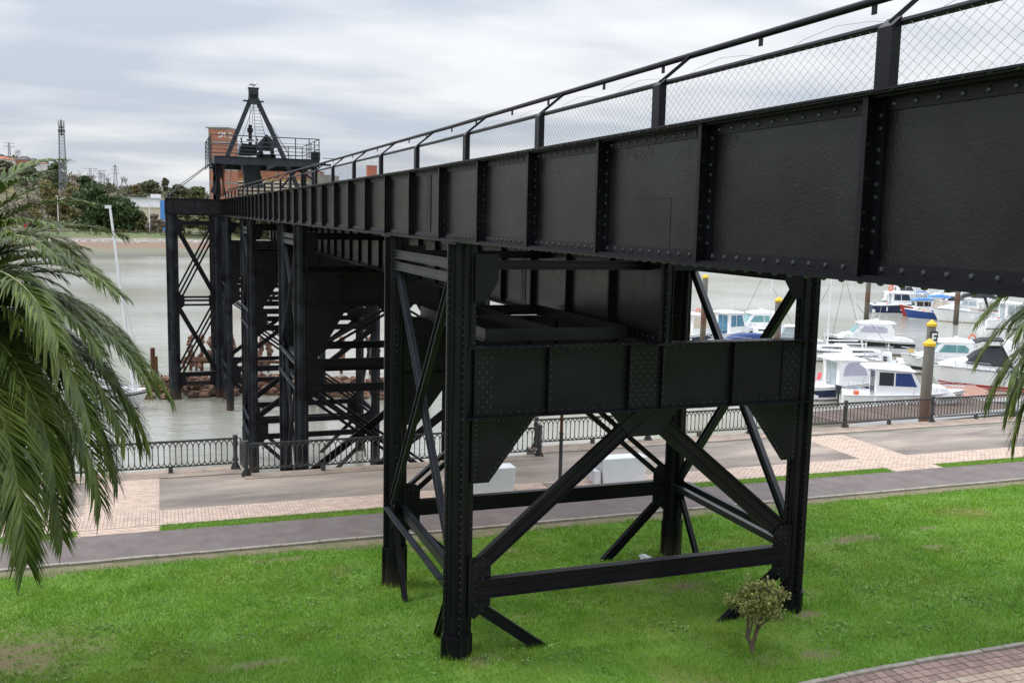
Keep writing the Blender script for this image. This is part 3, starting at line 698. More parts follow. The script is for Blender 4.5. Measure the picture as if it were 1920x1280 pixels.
        for z in lows:
            b=MB()
            for o in (-.13,.13): b.obox((xs+o,yf+.2,z),(xs+o,yr-.2,z),.2,.016,(0,0,1)); b.obox((xs+o*1.45,yf+.2,z+.09),(xs+o*1.45,yr-.2,z+.09),.02,.13,(0,0,1))
            g('side_strut',b,M['side'])
        for ya,sg in ((yf,1),(yr,-1)):
            b=MB(); z0=lows[-1]
            strut(b,(xs,ya+.25*sg,z0-.2),(xs,ya+sg*(1.7 if near else 2.2),-.75 if near else zb-.3),nx,.13,.10,'H'); g('ground_brace',b,mbr)
            for z0 in lows:
                gm=MB().prism([(xs-.05,ya+.1*sg,z0+.45),(xs-.05,ya+.5*sg,z0+.2),(xs-.05,ya+.5*sg,z0-.2),(xs-.05,ya+.1*sg,z0-.5)],(1,0,0),.02); g('gusset',gm,mbr)
    return root
support_tower('support_tower','nearest black riveted pier tower, standing on the lawn',9.7,14.5,-.6,False,M['leg'],M['black'])
support_tower('support_tower','second riveted pier tower, standing on the rocky foreshore just past the promenade railing',29.6,34.4,-6.8,True,M['wetleg'],M['brace'])
support_tower('support_tower','third riveted pier tower, standing in the water',49.6,54.4,-7.6,True,M['wetleg'],M['brace'])
# tray frame on the near cross beam
tr=MB(); 
for a,c in (((2.9,9.75,5.95),(1.45,13.9,5.95)),((1.05,9.75,5.95),(.6,13.9,5.95)),((1.05,9.75,5.95),(2.9,9.75,5.95)),((.6,13.9,5.95),(1.45,13.9,5.95))): tr.obox(a,c,.2,.03,(0,0,1)); tr.obox((a[0],a[1],5.865),(c[0],c[1],5.865),.02,.1,(0,0,1))
tr=MB()
for a,c in (((.5,9.85,5.9),(3.2,9.85,5.9)),((.5,14.3,5.9),(3.2,14.3,5.9)),((.5,9.85,5.9),(.5,14.3,5.9)),((1.75,9.85,5.9),(1.75,14.3,5.9)),((3.2,9.85,5.9),(3.2,14.3,5.9))): tr.obox(a,c,.22,.03,(0,0,1)); tr.obox((a[0],a[1],5.8),(c[0],c[1],5.8),.02,.1,(0,0,1))
tag(obj('walkway_frame',tr,M['black']),'open black angle iron frame lying on the nearest cross beam beside the inner girder','frame')
# ------------------------------------------------------------------ points by image pixel coordinates, cast from the viewpoint to a plane or depth
def ray(px,py): return cf+cr*((px-960)/1800.79)-cu*((py-640)/1800.79)
def at_y(px,py,y): d=ray(px,py); return CAM+d*((y-CAM.y)/d.y)
def at_z(px,py,z): d=ray(px,py); return CAM+d*((z-CAM.z)/d.z)
def at_d(px,py,D): return CAM+ray(px,py)*D

# ---- pier head: last tower, side wing with its own frame
support_tower('support_tower','last riveted pier tower, at the seaward end of the girders under the crane',69.6,74.4,-7.6,True,M['wetleg'],M['brace'])
def head_wing():
    root=thing('pier_wing','side wing of the pier head, plate beam over cross braced legs beside rusty slag','pier wing',(-2.2,77,-7.6)); O=Vector(root.location)
    def g(n,b,m,par=root,**k):
        b.v=[(p[0]-O.x,p[1]-O.y,p[2]-O.z) for p in b.v]; return obj(n,b,m,par,**k)
    zt,zb=9.05,7.75
    def beam(p,q,nrm):
        b=MB(); n=Vector(nrm); m=(zt+zb)/2; P=Vector((p[0],p[1],m)); Q=Vector((q[0],q[1],m))
        b.obox(P,Q,zt-zb-.04,.02,(0,0,1)); o=g('face_beam',b,M['web'])
        f=MB(); 
        for z in (zt,zb): f.obox((p[0],p[1],z),(q[0],q[1],z),.03,.36,(0,0,1))
        for z in (zt-.09,zb+.09): f.obox(P+Vector((0,0,z-m))+n*.018,Q+Vector((0,0,z-m))+n*.018,.13,.016,(0,0,1))
        for t in (.0,.13,.5,1): 
            c=P.lerp(Q,t)+n*.03; f.obox(c-Vector((0,0,.6)),c+Vector((0,0,.6)),.16,.03,(Q-P))
        g('flange',f,M['black'],o)
    beam((-4.3,75.2),(.0,75.2),(0,-1,0)); beam((-4.2,75.4),(-4.2,82),(-1,0,0)); beam((-4.3,82),(7,82),(0,1,0)); beam((7,75.4),(7,82),(1,0,0))
    dk=MB().box(-4.1,7,75.4,82,8.42,8.5); g('deck',dk,M['plank'])
    for x,y,s in ((-3.9,75.3,1.75),(-.5,75.3,1.2),(-3.9,81.5,1.75),(-.5,81.5,1.2),(7,81.5,1.2)):
        b=phoenix_leg(-7.8,zb-.02); b.v=[(p[0]*s+x,p[1]*s+y,p[2]) for p in b.v]; lg=g('leg',b,M['wetleg'],smooth=True)
        if y<76: 
            r=leg_rivets(-6.8,zb-.1,False); r.v=[(p[0]*s+x,p[1]*s+y,p[2]) for p in r.v]; g('rivets',r,M['wetleg'],lg,kind='stuff')
        sl=MB(); sl.cyl((x,y),.24*s,-7.8,-3.0,16); g('sleeve',sl,M['wetleg'],lg,smooth=True)
    y=75.25; n=(0,-1,0); xa,xb=-3.5,-.75
    for z,w in ((7.15,.34),):
        b=MB(); strut(b,(xa-.1,y,z),(xb+.2,y,z),n,w,.16); g('strut',b,M['black'])
    for z in (1.25,.98,.62): 
        b=MB(); b.obox((xa-.2,y,z),(xb+.2,y,z),.16,.12,(0,0,1)); g('strut',b,M['brace'])
    for z in (-5.0,-5.75): 
        b=MB(); strut(b,(xa-.2,y,z),(xb+.2,y,z),n,.36,.16); g('strut',b,M['brace'])
    for a,c in ((6.7,1.4),(.4,-4.7)):
        b=MB(); strut(b,(xa,y-.08,a),(xb,y-.08,c),n,.36,.12); g('diagonal',b,M['black'])
        b=MB(); strut(b,(xb,y,a),(xa,y,c),n,.72,.12,'X3'); g('diagonal',b,M['black'])
    for s,x0_ in ((1,xa),(-1,xb)):
        b=MB(); strut(b,(x0_,y,-6.0),((xa+xb)/2,y,-7.9),n,.2,.1); g('diagonal',b,M['brace'])
        for zz_ in (6.9,.95,-5.4):
            gm=MB().prism([(x0_-s*.15,y-.05,zz_+.7),(x0_+s*.45,y-.05,zz_+.4),(x0_+s*.45,y-.05,zz_-.4),(x0_-s*.15,y-.05,zz_-.8)],(0,1,0),.025); g('gusset',gm,M['black'])
    # light handrail posts on the wing corner
    b=MB(); b.tube([(-4.1,75.3,zt),(-4.1,75.3,zt+.5)],.04,6); g('bollard',b,M['black'])
head_wing()

# ---- crane on the pier head
def crane():

    y=77.5
    root=thing('loading_crane','dark A-frame loading crane with railed platform standing on the pier head','crane',(3.6,y,9.0)); O=Vector(root.location)
    def g(n,b,m,par=root,**k):
        b.v=[(p[0]-O.x,p[1]-O.y,p[2]-O.z) for p in b.v]; return obj(n,b,m,par,**k)
    A=lambda px,py,yy=y: at_y(px,py,yy)
    yf,yk=76.0,86.0
    x0,x1=A(402,295,yf).x,A(598,300,yf).x; zf=A(500,296,yf).z; zl=zf-.62
    pl=MB()
    for yy in (yf,yk-.2): pl.box(x0,x1,yy,yy+.03,zl,zf); pl.box(x0,x1,yy-.12,yy+.15,zf-.03,zf); pl.box(x0,x1,yy-.12,yy+.15,zl,zl+.03)
    for xx in (x0,x1-.03,2.2,4.4): pl.box(xx,xx+.03,yf+.03,yk-.2,zl+.03,zf-.03)
    fr=g('platform_frame',pl,M['crane'])
    fl=MB()
    for i in range(22): fl.box(x0+.05,x1-.05,yf+.2+i*.43,yf+.2+i*.43+.40,zf,zf+.03) if not(3<i<18) else None
    fl.box(x0+.05,x0+1.1,yf+1.9,yf+8,zf,zf+.03); fl.box(x1-1.4,x1-.05,yf+1.9,yf+8,zf,zf+.03); g('platform_floor',fl,M['crane'])
    zt=A(500,257,yf).z
    rl=MB(); cs=[(x0-.25,yf-.1),(x1,yf-.1),(x1,yk),(x0-.25,yk)]
    for k in range(4):
        a,c=cs[k],cs[(k+1)%4]
        rl.tube([(a[0],a[1],zt),(c[0],c[1],zt)],.04,6)
        for q,rr in ((.28,.02),(.5,.032),(.68,.02),(.84,.02)): rl.tube([(a[0],a[1],zt-(zt-zf)*q),(c[0],c[1],zt-(zt-zf)*q)],rr,5)
    g('guard_rail',rl,M['crane'])
    pm=[(x0-.25,yf-.1),(2.75,yf-.1),(5.85,yf-.1),(6.95,yf-.1),(x1,yf-.1)]+[(x0-.25,yf+q) for q in (2,4,7,10)]+[(x1,yf+q) for q in (2.4,4.5,7,10)]+[(3,yk),(5,yk),(6.5,yk)]
    for (a,c) in pm: g('post',MB().tube([(a,c,zl-.1 if a<x0 or a==x1 else zf),(a,c,zt)],.04,6),M['crane'])
    # A-frame
    ya=81.5
    ap=A(475,165,ya)
    for s,foot,top in ((-1,(398,362),(470,186)),(1,(562,360),(481,186))):
        f=A(*foot,ya); t=A(*top,ya); b=MB(); b.obox(f,t,.26,.30,(1,0,0)); b.obox(f,t,.36,.05,(1,0,0),od=.16); b.obox(f,t,.36,.05,(1,0,0),od=-.16); g('frame_leg',b,M['crane'])
    t=A(475,188,ya); b=MB(); b.prism([(t.x-.55,ya,t.z-.35),(t.x+.55,ya,t.z-.35),(t.x+.42,ya,t.z+.1),(ap.x+.40,ya,t.z+.4),(ap.x+.40,ya,ap.z),(ap.x-.40,ya,ap.z),(ap.x-.40,ya,t.z+.4),(t.x-.42,ya,t.z+.1)],(0,1,0),.6)
    b.box(ap.x-.46,ap.x+.46,ya-.34,ya+.34,ap.z-.08,ap.z); b.box(t.x-.85,t.x-.35,ya-.3,ya+.3,t.z-.15,t.z-.05); b.box(t.x+.35,t.x+.85,ya-.3,ya+.3,t.z-.15,t.z-.05); g('mast_head',b,M['crane'])
    b=MB().box(ap.x-.27,ap.x+.27,ya-.36,ya-.33,t.z+.15,ap.z-.55); g('head_recess',b,M['black'])
    b=MB(); q=A(474,170,ya)
    for i,xx in enumerate((-.2,0,.2)): b.box(q.x+xx-.06,q.x+xx+.06,ya-.37,ya-.345,q.z-.04,q.z+.05)
    g('maker_plate',b,M['rail'])
    # hoist rope and hook block
    b=MB(); p0=A(473,190,ya-.6)
    for dx in (-.12,.1): b.tube([(p0.x+dx,ya-.6,p0.z),(A(470,238,ya-.6).x+dx,ya-.6,A(470,238,ya-.6).z)],.022,5)
    g('hoist_rope',b,M['wire'])
    h=A(469,244,ya-.6); b=MB(); b.box(h.x-.14,h.x+.14,ya-.72,ya-.48,h.z-.75,h.z+.42); b.cyl((h.x,ya-.6),.24,h.z-.2,h.z+.15,10); b.cyl((h.x,ya-.6),.3,h.z-.92,h.z-.80,10)
    for k in range(5): b.cyl((h.x-.02*k,ya-.6),.1 if k%2 else .15,h.z-1.25-.42*k,h.z-1.0-.42*k,8)
    b.tube([(h.x,ya-.6,h.z-2.7),(h.x-.85,ya-.6,h.z-3.9)],.03,5); b.tube([(h.x,ya-.6,h.z-2.7),(h.x+.75,ya-.6,h.z-3.9)],.03,5); b.tube([(h.x-.9,ya-.6,h.z-3.0),(h.x+.8,ya-.6,h.z-3.2)],.04,5)
    g('hook_block',b,M['black'])
    # ladder
    b=MB(); a=A(476,186,ya+.5); c=A(490,272,ya+.5)
    for s in (-1,1): b.tube([(a.x+.12*s+ .1,ya+.5,a.z),(c.x+.5*s,ya+.5,c.z)],.022,5)
    for k in range(14): 
        t_=(k+.5)/14; w=.12+(.5-.12)*t_; xx=a.x+.1*(1-t_)+(c.x-a.x)*t_; zz_=a.z+(c.z-a.z)*t_; b.tube([(xx-w,ya+.5,zz_),(xx+w,ya+.5,zz_)],.017,4)
    g('ladder',b,M['crane'])
    # chute and its hood
    P=[A(*q,79.5) for q in ((452,302),(482,302),(494,352),(459,352))]
    b=MB(); b.prism([P[0],P[1],P[2],P[3]],(0,1,0),1.2); g('chute',b,M['crane'],bevel=.05)
    P=[A(*q,79.2) for q in ((450,275),(454,270),(479,273),(479,292),(446,292))]
    b=MB(); b.prism(P,(0,1,0),1.6); b.tube([P[1]+Vector((0,0,.0)),P[1]+Vector((-.1,0,.5))],.06,5); b.tube([P[2],P[2]+Vector((.2,0,.55))],.05,5); g('chute_hood',b,M['black'])
    # counterweight housing
    yy=78.2; P=[A(*q,yy) for q in ((482,271),(498,253),(519,272),(519,277),(512,278),(512,283),(484,282),(482,277))]
    b=MB(); b.prism(P,(0,1,0),1.5); hs=g('winch_housing',b,M['crane'])
    q=A(500,274,yy-.8); b=MB(); b.tube([(q.x,yy-.85,q.z),(q.x,yy-.72,q.z)],.3,14); b.obox(A(498,255,yy-.8),A(501,272,yy-.8),.18,.03,(1,0,0)); g('drum_cap',b,M['black'],hs)
    b=MB()
    for px_ in (489,510): 
        a=A(px_,283,yy); b.box(a.x-.12,a.x+.12,yy-.5,yy+.5,zf,a.z)
    a=A(500,291,yy); b.box(a.x-.7,a.x+.7,yy-.5,yy+.5,zf,a.z+.05); a=A(487,288,yy); b.cyl((a.x,yy),.3,zf,zf+.55,10); g('winch_base',b,M['black'])
    # supports below the platform
    b=MB()
    for i,(t_,f_) in enumerate((((404,306),(410,368)),((408,306),(414,368)),((412,305),(404,366)),((412,305),(422,366)),((420,305),(418,368)),((398,306),(402,330)))):
        g('support_bar',MB().tube([A(*t_,76.6+.3*(i%2)),A(*f_,76.6+.3*(i%2))],.075,6),M['rust'] if i%3==1 else M['black'])
    for t_,f_ in (((560,313),(528,352)),((590,309),(560,318)),((545,316),(590,306)),((593,309),(593,340)),((560,316),(590,340)),((566,312),(566,345))): g('support_bar',MB().tube([A(*t_,76.9),A(*f_,76.9)],.09,6),M['black'])
    for xx,yy in ((x0+.3,yk-.6),(x1-.4,yk-.6),(x0+.3,81.7),(x1-.4,81.7),(x1-.4,76.5),(x0+.3,76.8)): g('platform_leg',MB().box(xx-.14,xx+.14,min(yy,81.7)-.14,min(yy,81.7)+.14,8.5,zl),M['black'])
    b.obox((x1-1.4,76.6,9.9),(x1-1.4,76.6,zl),1.1,.6,(1,0,0)) if False else None
    b=MB(); a=A(600,303,77); b.box(a.x-.5,a.x+.9,76.8,77.1,a.z-.35,a.z-.2); b.box(a.x+.2,a.x+1.4,76.9,77.0,a.z+.25,a.z+.3); b.cyl((A(592,293,77).x,77),.38,zf,zf+.7,12); g('winch_motor',b,M['black'])
    b=MB()
    for t_,f_ in (((398,305),(313,371)),((398,303),(340,345)),((340,345),(312,370))): b.tube([A(*t_,76.2),A(*f_,76.2)],.035,5)
    for t_,f_ in (((482,200),(545,295)),((474,200),(440,300)),((437,300),(430,345)),((482,190),(560,320))): b.tube([A(*t_,82),A(*f_,82)],.02,5)
    g('stay_cable',b,M['wire'])
    # seagull
    gp=Vector((ap.x,ya,ap.z))
    r=thing('seagull','white and grey seagull standing on top of the crane mast','bird',tuple(gp))
    def ell(b,c,rx,ry,rz,n=10,m=6):
        k=len(b.v)
        for i in range(m+1):
            th=PI*i/m
            for j in range(n): ph=2*PI*j/n; b.v.append((c[0]+rx*math.cos(th),c[1]+ry*math.sin(th)*math.cos(ph),c[2]+rz*math.sin(th)*math.sin(ph)))
        for i in range(m):
            for j in range(n): b.f.append((k+i*n+j,k+i*n+(j+1)%n,k+(i+1)*n+(j+1)%n,k+(i+1)*n+j))
    b=MB(); ell(b,(0,0,.27),.30,.12,.12); ell(b,(.24,0,.43),.09,.075,.085); b.tube([(.16,0,.32),(.23,0,.42)],.075,8); b.tube([(-.25,0,.25),(-.42,0,.22)],.06,6,True,.02)
    obj('body',b,M['white'],r,smooth=True)
    b=MB(); ell(b,(-.08,.10,.29),.30,.04,.085); ell(b,(-.08,-.10,.29),.30,.04,.085); obj('wing',b,mat('gull_grey',(.5,.52,.55),.7),r,smooth=True)
    b=MB(); b.tube([(.31,0,.43),(.42,0,.41)],.022,5,True,.008); obj('beak',b,M['yellow'],r)
    b=MB()
    for s in (-1,1): b.tube([(0,s*.05,0),(.01,s*.05,.17)],.012,4); b.box(-.02,.07,s*.05-.02,s*.05+.02,0,.01)
    obj('legs',b,M['yellow'],r)
crane()

# ---- promenade railings
def railing(label,xa,ya,xb,yb_,zb=PZ+.02,posts=(),feet=(),gap=.135):
    root=thing('promenade_railing',label,'railing',(xa,ya,zb),math.atan2(yb_-ya,xb-xa),group=None); L=math.hypot(xb-xa,yb_-ya)
    b=MB().box(0,L,-.03,.03,1.02,1.05).box(0,L,-.022,.022,1.05,1.065); obj('top_rail',b,M['rail'],root)
    b=MB().box(0,L,-.02,.02,.17,.195); obj('bottom_rail',b,M['rail'],root)
    # one baluster: a pointed loop shared with its neighbour
    hb=MB(); w=.18; pts=[]
    r=.017
    arc=[( -w*.98*math.cos(t),0,.86+.15*math.sin(t)) for t in np.linspace(0,PI/2,5)]
    hb.tube([(-w,0,.34),(-w,0,.82)],r,5,False)
    hb.tube([(-w+w*(1-math.cos(t)),0,.86+.15*math.sin(t)) for t in np.linspace(0,PI*.5,5)]+[(w*(1-math.cos(t)) ,0,.86+.15*math.sin(t)) for t in np.linspace(PI*.5,0,5)][1:] if False else [(-w*math.cos(t),0,.82+.195*math.sin(t)) for t in np.linspace(0,PI,9)],r,5,False)
    hb.tube([(-w*math.cos(t),0,.34-.145*math.sin(t)) for t in np.linspace(0,PI,9)],r,5,False)
    me=hb.mesh('baluster',M['rail'])
    n=int(L/w); n_ind=min(n,295); k=0
    for i in range(1,n):
        link('baluster',me,root,(i*L/n,.0,0))
    def post(x,big=True):
        p=MB(); p.cyl((x,0),.095,-.02,.10,12); p.cyl((x,0),.13,-.05,-.02,12) if False else None
        p.cyl((x,0),.072,.10,1.10,12); 
        for z in (.10,.34,.37,.78,.81,1.02): p.cyl((x,0),.088,z,z+.025,12)
        p.cyl((x,0),.085,1.10,1.15,12); p.box(x-.14,x+.14,-.11,.11,-.02,.03); 
        for s in (-1,1): p.prism([(x+s*.07,0,.03),(x+s*.16,0,.03),(x+s*.07,0,.2)],(0,1,0),.06)
        obj('post',p,M['rail'],root,smooth=True)
    for x in posts: post(x)
    for x in feet: obj('foot',MB().box(x-.07,x+.07,-.06,.06,-.02,.17),M['rail'],root)
    return root
YR=26.95; YI=25.97
railing('wrought iron promenade railing left of the pier, half hidden by the palm',-14,YR,-2.45,YR,posts=(.1,4.6,11.45),feet=(2.4,7.1,9.4))
railing('short promenade railing jogging inland at the left side of the pier',-2.4,YR,-2.3,YI+.08,posts=(),feet=())
railing('promenade railing set back directly in front of the second pier tower',-2.28,YI,8.1,YI,posts=(0,10.3),feet=(2.5,5.2,7.8))
railing('short promenade railing jogging outward behind the sign post, right of the near tower leg',8.15,YI+.05,8.3,YR+.3,posts=(),feet=())
railing('promenade railing along the pontoon, from the near tower to the right palm',8.35,27.25,27.4,27.25,posts=(.05,4.8,9.5,14.25,18.95),feet=(2.4,7.1,11.9,16.6))
railing('promenade railing at the right edge, running behind the palm fronds',27.45,27.25,45,27.25,posts=(4.6,9.4,14),feet=(2.4,7,11.8))
# ---- white planters and sign post
def planter(x,y,rz,label):
    r=thing('planter',label,'planter',(x,y,PZ),rz)
    b=MB(); b.hexa([(-.75,-.3,0),(.75,-.3,0),(-.75,.3,0),(.75,.3,0),(-.82,-.3,.82),(.82,-.3,.82),(-.82,.3,.82),(.82,.3,.82)]); obj('box',b,M['wallwhite'],r,bevel=.02)
    b=MB().box(-1.05,-.83,-.25,.25,0,.42); obj('step',b,M['wallwhite'],r,bevel=.01)
planter(4.75,22.05,-.03,'white block bench behind the left near leg of the pier tower')
planter(9.45,22.2,-.03,'long white block bench beside the sign post, seen through the tower bracing')
r=thing('sign_post','slim grey post with a rust brown top, standing on a square paving slab','post',(7.2,22.05,PZ))
obj('pole',MB().cyl((0,0),.06,.0,1.75,12),M['rail'],r,smooth=True); obj('upper_pole',MB().cyl((0,0),.052,1.75,3.4,12),M['rust'],r,smooth=True); obj('collar',MB().cyl((0,0),.07,1.7,1.78,12),M['rail'],r)
tag(obj('paving_slab',MB().box(6.75,7.7,21.6,22.45,PZ-.02,PZ+.03),M['asphalt']),'square dark paving slab around the foot of the sign post','paving slab')

# ------------------------------------------------------------------ far shore
def lin(x,P):
    if x<=P[0][0]: return P[0][1]
    for (a,b),(c,d) in zip(P[:-1],P[1:]):
        if x<=c: return b+(d-b)*(x-a)/(c-a)
    return P[-1][1]
def shore_y(x): return 339+.17*x+3*noise.noise(Vector((x*.02,0,7)))
CREST=[(-400,70),(-200,58),(-129,45),(-104,42),(-79,33),(-54,25),(-29,22.5),(-4,21),(20,20),(33,17),(80,14),(160,13),(400,12)]
def land_z(x,y):
    d=y-shore_y(x)
    z=lin(d,[(-10,-7.6),(0,-7.05),(20,-6.6),(60,-5.2),(78,-4.4),(84,-3.4),(100,-3.1),(108,-1.2),(125,-.9),(230,0),(300,2)])
    z+=(.25*noise.noise(Vector((x*.08,y*.08,1))) if d>4 else 0)
    if d>200:
        c=lin(x,CREST); yc=870-.37*(x+40); y0=lin(x,[(-200,520),(-60,560),(40,640)])
        t=max(0,min(1,(y-y0)/(yc-y0))); t=t*t*(3-2*t)
        h=c*t
        if y>yc: h=c*max(.4,1-(y-yc)/900)
        z=z*(1-t)+h+2.2*noise.noise(Vector((x*.02,y*.02,4)))*t
    return z
def shore_mat():
    m=bpy.data.materials.new('far_shore'); m.use_nodes=True; t=m.node_tree; b=t.nodes['Principled BSDF']; b.inputs['Roughness'].default_value=.95
    g=t.nodes.new('ShaderNodeNewGeometry'); s=t.nodes.new('ShaderNodeSeparateXYZ'); t.links.new(g.outputs['Position'],s.inputs[0])
    n=t.nodes.new('ShaderNodeTexNoise'); n.inputs['Scale'].default_value=.12; n.inputs['Detail'].default_value=8; n.inputs['Roughness'].default_value=.65
    mp=t.nodes.new('ShaderNodeMapping'); mp.inputs['Scale'].default_value=(.5,1.2,1); t.links.new(g.outputs['Position'],mp.inputs[0]); t.links.new(mp.outputs[0],n.inputs['Vector'])
    a=t.nodes.new('ShaderNodeMath'); a.operation='MULTIPLY_ADD'; a.inputs[1].default_value=2.2; t.links.new(n.outputs[0],a.inputs[0]); t.links.new(s.outputs[2],a.inputs[2])
    mr=t.nodes.new('ShaderNodeMapRange'); mr.inputs[1].default_value=-7; mr.inputs[2].default_value=43; t.links.new(a.outputs[0],mr.inputs[0])
    r=t.nodes.new('ShaderNodeValToRGB'); t.links.new(mr.outputs[0],r.inputs[0]); e=r.color_ramp.elements
    def zp(z): return (z+1.1+7)/50
    e[0].position=0; e[0].color=(.085,.075,.05,1); e[1].position=1; e[1].color=(.07,.075,.035,1)
    for z,c in ((-6.7,(.12,.115,.085)),(-6.0,(.17,.165,.12)),(-5.6,(.16,.15,.10)),(-5.4,(.21,.13,.085)),(-4.5,(.19,.13,.09)),(-3.9,(.23,.17,.12)),(-3.5,(.42,.38,.34)),(-3.2,(.15,.15,.09)),(-2.2,(.11,.13,.05)),(-1,(.12,.14,.055)),(2,(.10,.12,.045)),(8,(.13,.11,.06)),(12,(.30,.25,.17)),(15,(.14,.12,.07)),(22,(.085,.085,.04))):
        q=e.new(min(.99,zp(z))); q.color=(*c,1)
    t.links.new(r.outputs[0],b.inputs['Base Color']); return m
def far_land():
    xs=np.concatenate([np.linspace(-700,-220,12),np.linspace(-210,80,120),np.linspace(90,700,30)])
    ys=np.concatenate([np.linspace(-12,130,60),np.linspace(135,560,70),np.linspace(600,2200,20)])
    V=[];F=[];nx=len(xs)
    for d in ys:
        for x in xs:
            y=shore_y(x)+d; V.append((x,y,land_z(x,y)))
    for j in range(len(ys)-1):
        for i in range(nx-1): a=j*nx+i; F.append((a,a+1,a+nx+1,a+nx))
    m=shore_mat(); o=link('far_hills',npmesh('far_hills',V,F,m,True)); o['kind']='structure'
    # low wall, road and fence line
    rd=MB()
    for i in range(40):
        a=-150+i*8; c=a+8
        for (d0,d1) in ((128,139),): 
            ya,yc=shore_y(a),shore_y(c); rd.quad((a,ya+d0,land_z(a,ya+d0)+.4),(c,yc+d0,land_z(c,yc+d0)+.4),(c,yc+d1,land_z(c,yc+d1)+.4),(a,ya+d1,land_z(a,ya+d1)+.4))
    setting('far_road',rd,mat('pale_road',(.36,.31,.28),.9,base2=(.3,.27,.25),scale=.3))
    w=MB(); 
    for i in range(70):
        a=-150+i*4; ya=shore_y(a)+117; z=land_z(a,ya); w.box(a+.1,a+3.9,ya,ya+.12,z+.9,z+1.05); w.box(a+.1,a+3.9,ya,ya+.12,z+.45,z+.55)
    fr=thing('shore_fence','low two rail fence with pale stone posts along the far shore road','fence')
    obj('rails',w,M['rust'],fr)
    for i in range(0,30):
        a=-150+i*9; ya=shore_y(a)+117; z=land_z(a,ya); obj('fence_post',MB().box(a-.35,a+.35,ya-.3,ya+.3,z-.3,z+1.5),M['kerb'],fr)
    # riprap line of pale stones at the top of the mud bank
    s=MB()
    for i in range(900):
        x=random.uniform(-160,60); y=shore_y(x)+random.uniform(78,86); z=land_z(x,y); q=random.uniform(.3,.8)
        s.hexa([(x-q,y-q,z-.2),(x+q,y-q*.8,z-.2),(x-q*.9,y+q,z-.2),(x+q,y+q,z-.2),(x-q*.6,y-q*.5,z+q*.7),(x+q*.5,y-q*.6,z+q*.6),(x-q*.5,y+q*.6,z+q*.5),(x+q*.6,y+q*.5,z+q*.7)])
    o=obj('riprap_stones',s,mat('pale_riprap',(.42,.36,.33),.9,island=.3)); tag(o,'line of pale riprap stones along the top of the far mud bank','stones',kind='stuff')
far_land()
# lamps, masts, pylons
def lamp(px,ptop,pbot,D,label):
    b=at_d(px[0],pbot,D); t=at_d(px[1],ptop,D); r=thing('lamp_post',label,'lamp post',tuple(b)); z0=land_z(b.x,b.y)-b.z; h=t.z-b.z
    obj('pole',MB().cyl((0,0),.24,z0-.5,h,10,.14),M['mastw'],r,smooth=True); obj('lantern',MB().box(-.9,.3,-.25,.25,h,h+.28),M['mastw'],r)
lamp((110,105),368,432,430,'tall white lamp post left of the dark conifer on the far shore'); lamp((281,278),370,436,430,'tall white lamp post in front of the white warehouse on the far shore')
lamp((97,97),388,430,470,'short grey lamp post behind the palm tips on the far shore')
M['galv']=mat('galvanised_lattice',(.22,.23,.25),.6)
def lattice(name,label,cat,px,ptop,pbot,D,w0,w1,arms=(),m='galv',head=None,n=14):
    b=at_d(px,pbot,D); t=at_d(px,ptop,D); h=t.z-b.z; r=thing(name,label,cat,tuple(b)); B=MB()
    z0=-4
    for sx,sy in ((-1,-1),(1,-1),(1,1),(-1,1)): B.tube([(sx*w0/2,sy*w0/2,z0),(sx*w1/2,sy*w1/2,h)],w0*.045+.05,4)
    for i in range(n):
        a=h*i/n; c=h*(i+1)/n; wa=w0+(w1-w0)*i/n; wc=w0+(w1-w0)*(i+1)/n
        for (p,q) in (((-1,-1),(1,-1)),((1,-1),(1,1)),((1,1),(-1,1)),((-1,1),(-1,-1))):
            B.tube([(p[0]*wa/2,p[1]*wa/2,a),(q[0]*wc/2,q[1]*wc/2,c)],.05+w0*.012,3); B.tube([(p[0]*wa/2,p[1]*wa/2,a),(q[0]*wa/2,q[1]*wa/2,a)],.05+w0*.012,3); B.tube([(q[0]*wa/2,q[1]*wa/2,a),(p[0]*wc/2,p[1]*wc/2,c)],.05+w0*.012,3)
    obj('lattice_mast',B,M[m],r)
    if arms:
        A_=MB()
        for z,l in arms: A_.tube([(-l,0,h*z),(l,0,h*z)],.16,4); A_.tube([(-l,0,h*z),(0,0,h*z+1.2)],.1,3); A_.tube([(l,0,h*z),(0,0,h*z+1.2)],.1,3)
        obj('cross_arm',A_,M[m],r)
    if head:
        for k in range(6):
            a=k*PI/3; 
            for zz_ in (-1.6,-6.2): obj('antenna',MB().box(1.7*math.cos(a)-.35,1.7*math.cos(a)+.35,1.7*math.sin(a)-.25,1.7*math.sin(a)+.25,h+zz_-1.5 if zz_>-3 else h+zz_-.8,h+zz_+1.6 if zz_>-3 else h+zz_+.8),M['mastw'] if zz_>-3 else M['rail'],r)
        obj('head_ring',MB().cyl((0,0),1.9,h-4.2,h-3.9,10).cyl((0,0),1.9,h-8.6,h-8.3,10).cyl((0,0),.5,h-9,h+.5,8),M['rail'],r)
lattice('antenna_mast','tall lattice telephone mast with white antennas standing on the hill','antenna mast',119,228,350,600,4.4,2.6,head=True,n=20)
lattice('electricity_pylon','larger electricity pylon with three cross arms on the ridge, right of the antenna mast','pylon',217,309,352,900,4,1,arms=((.62,4.2),(.76,3.6),(.9,2.8)),n=8)
lattice('electricity_pylon','V topped electricity pylon on the ridge between the bare trees','pylon',188,320,350,900,2.6,1.6,arms=((.98,6),(.8,3)),n=6)
lattice('electricity_pylon','small V topped pylon beside the antenna mast, on the ridge','pylon',170,316,345,930,2.4,1.4,arms=((.98,6.5),),n=6)
lattice('electricity_pylon','leftmost electricity pylon, above the house on the hill','pylon',18,268,300,800,2.4,1.0,arms=((.97,4.5),(.78,4.5)),n=7)
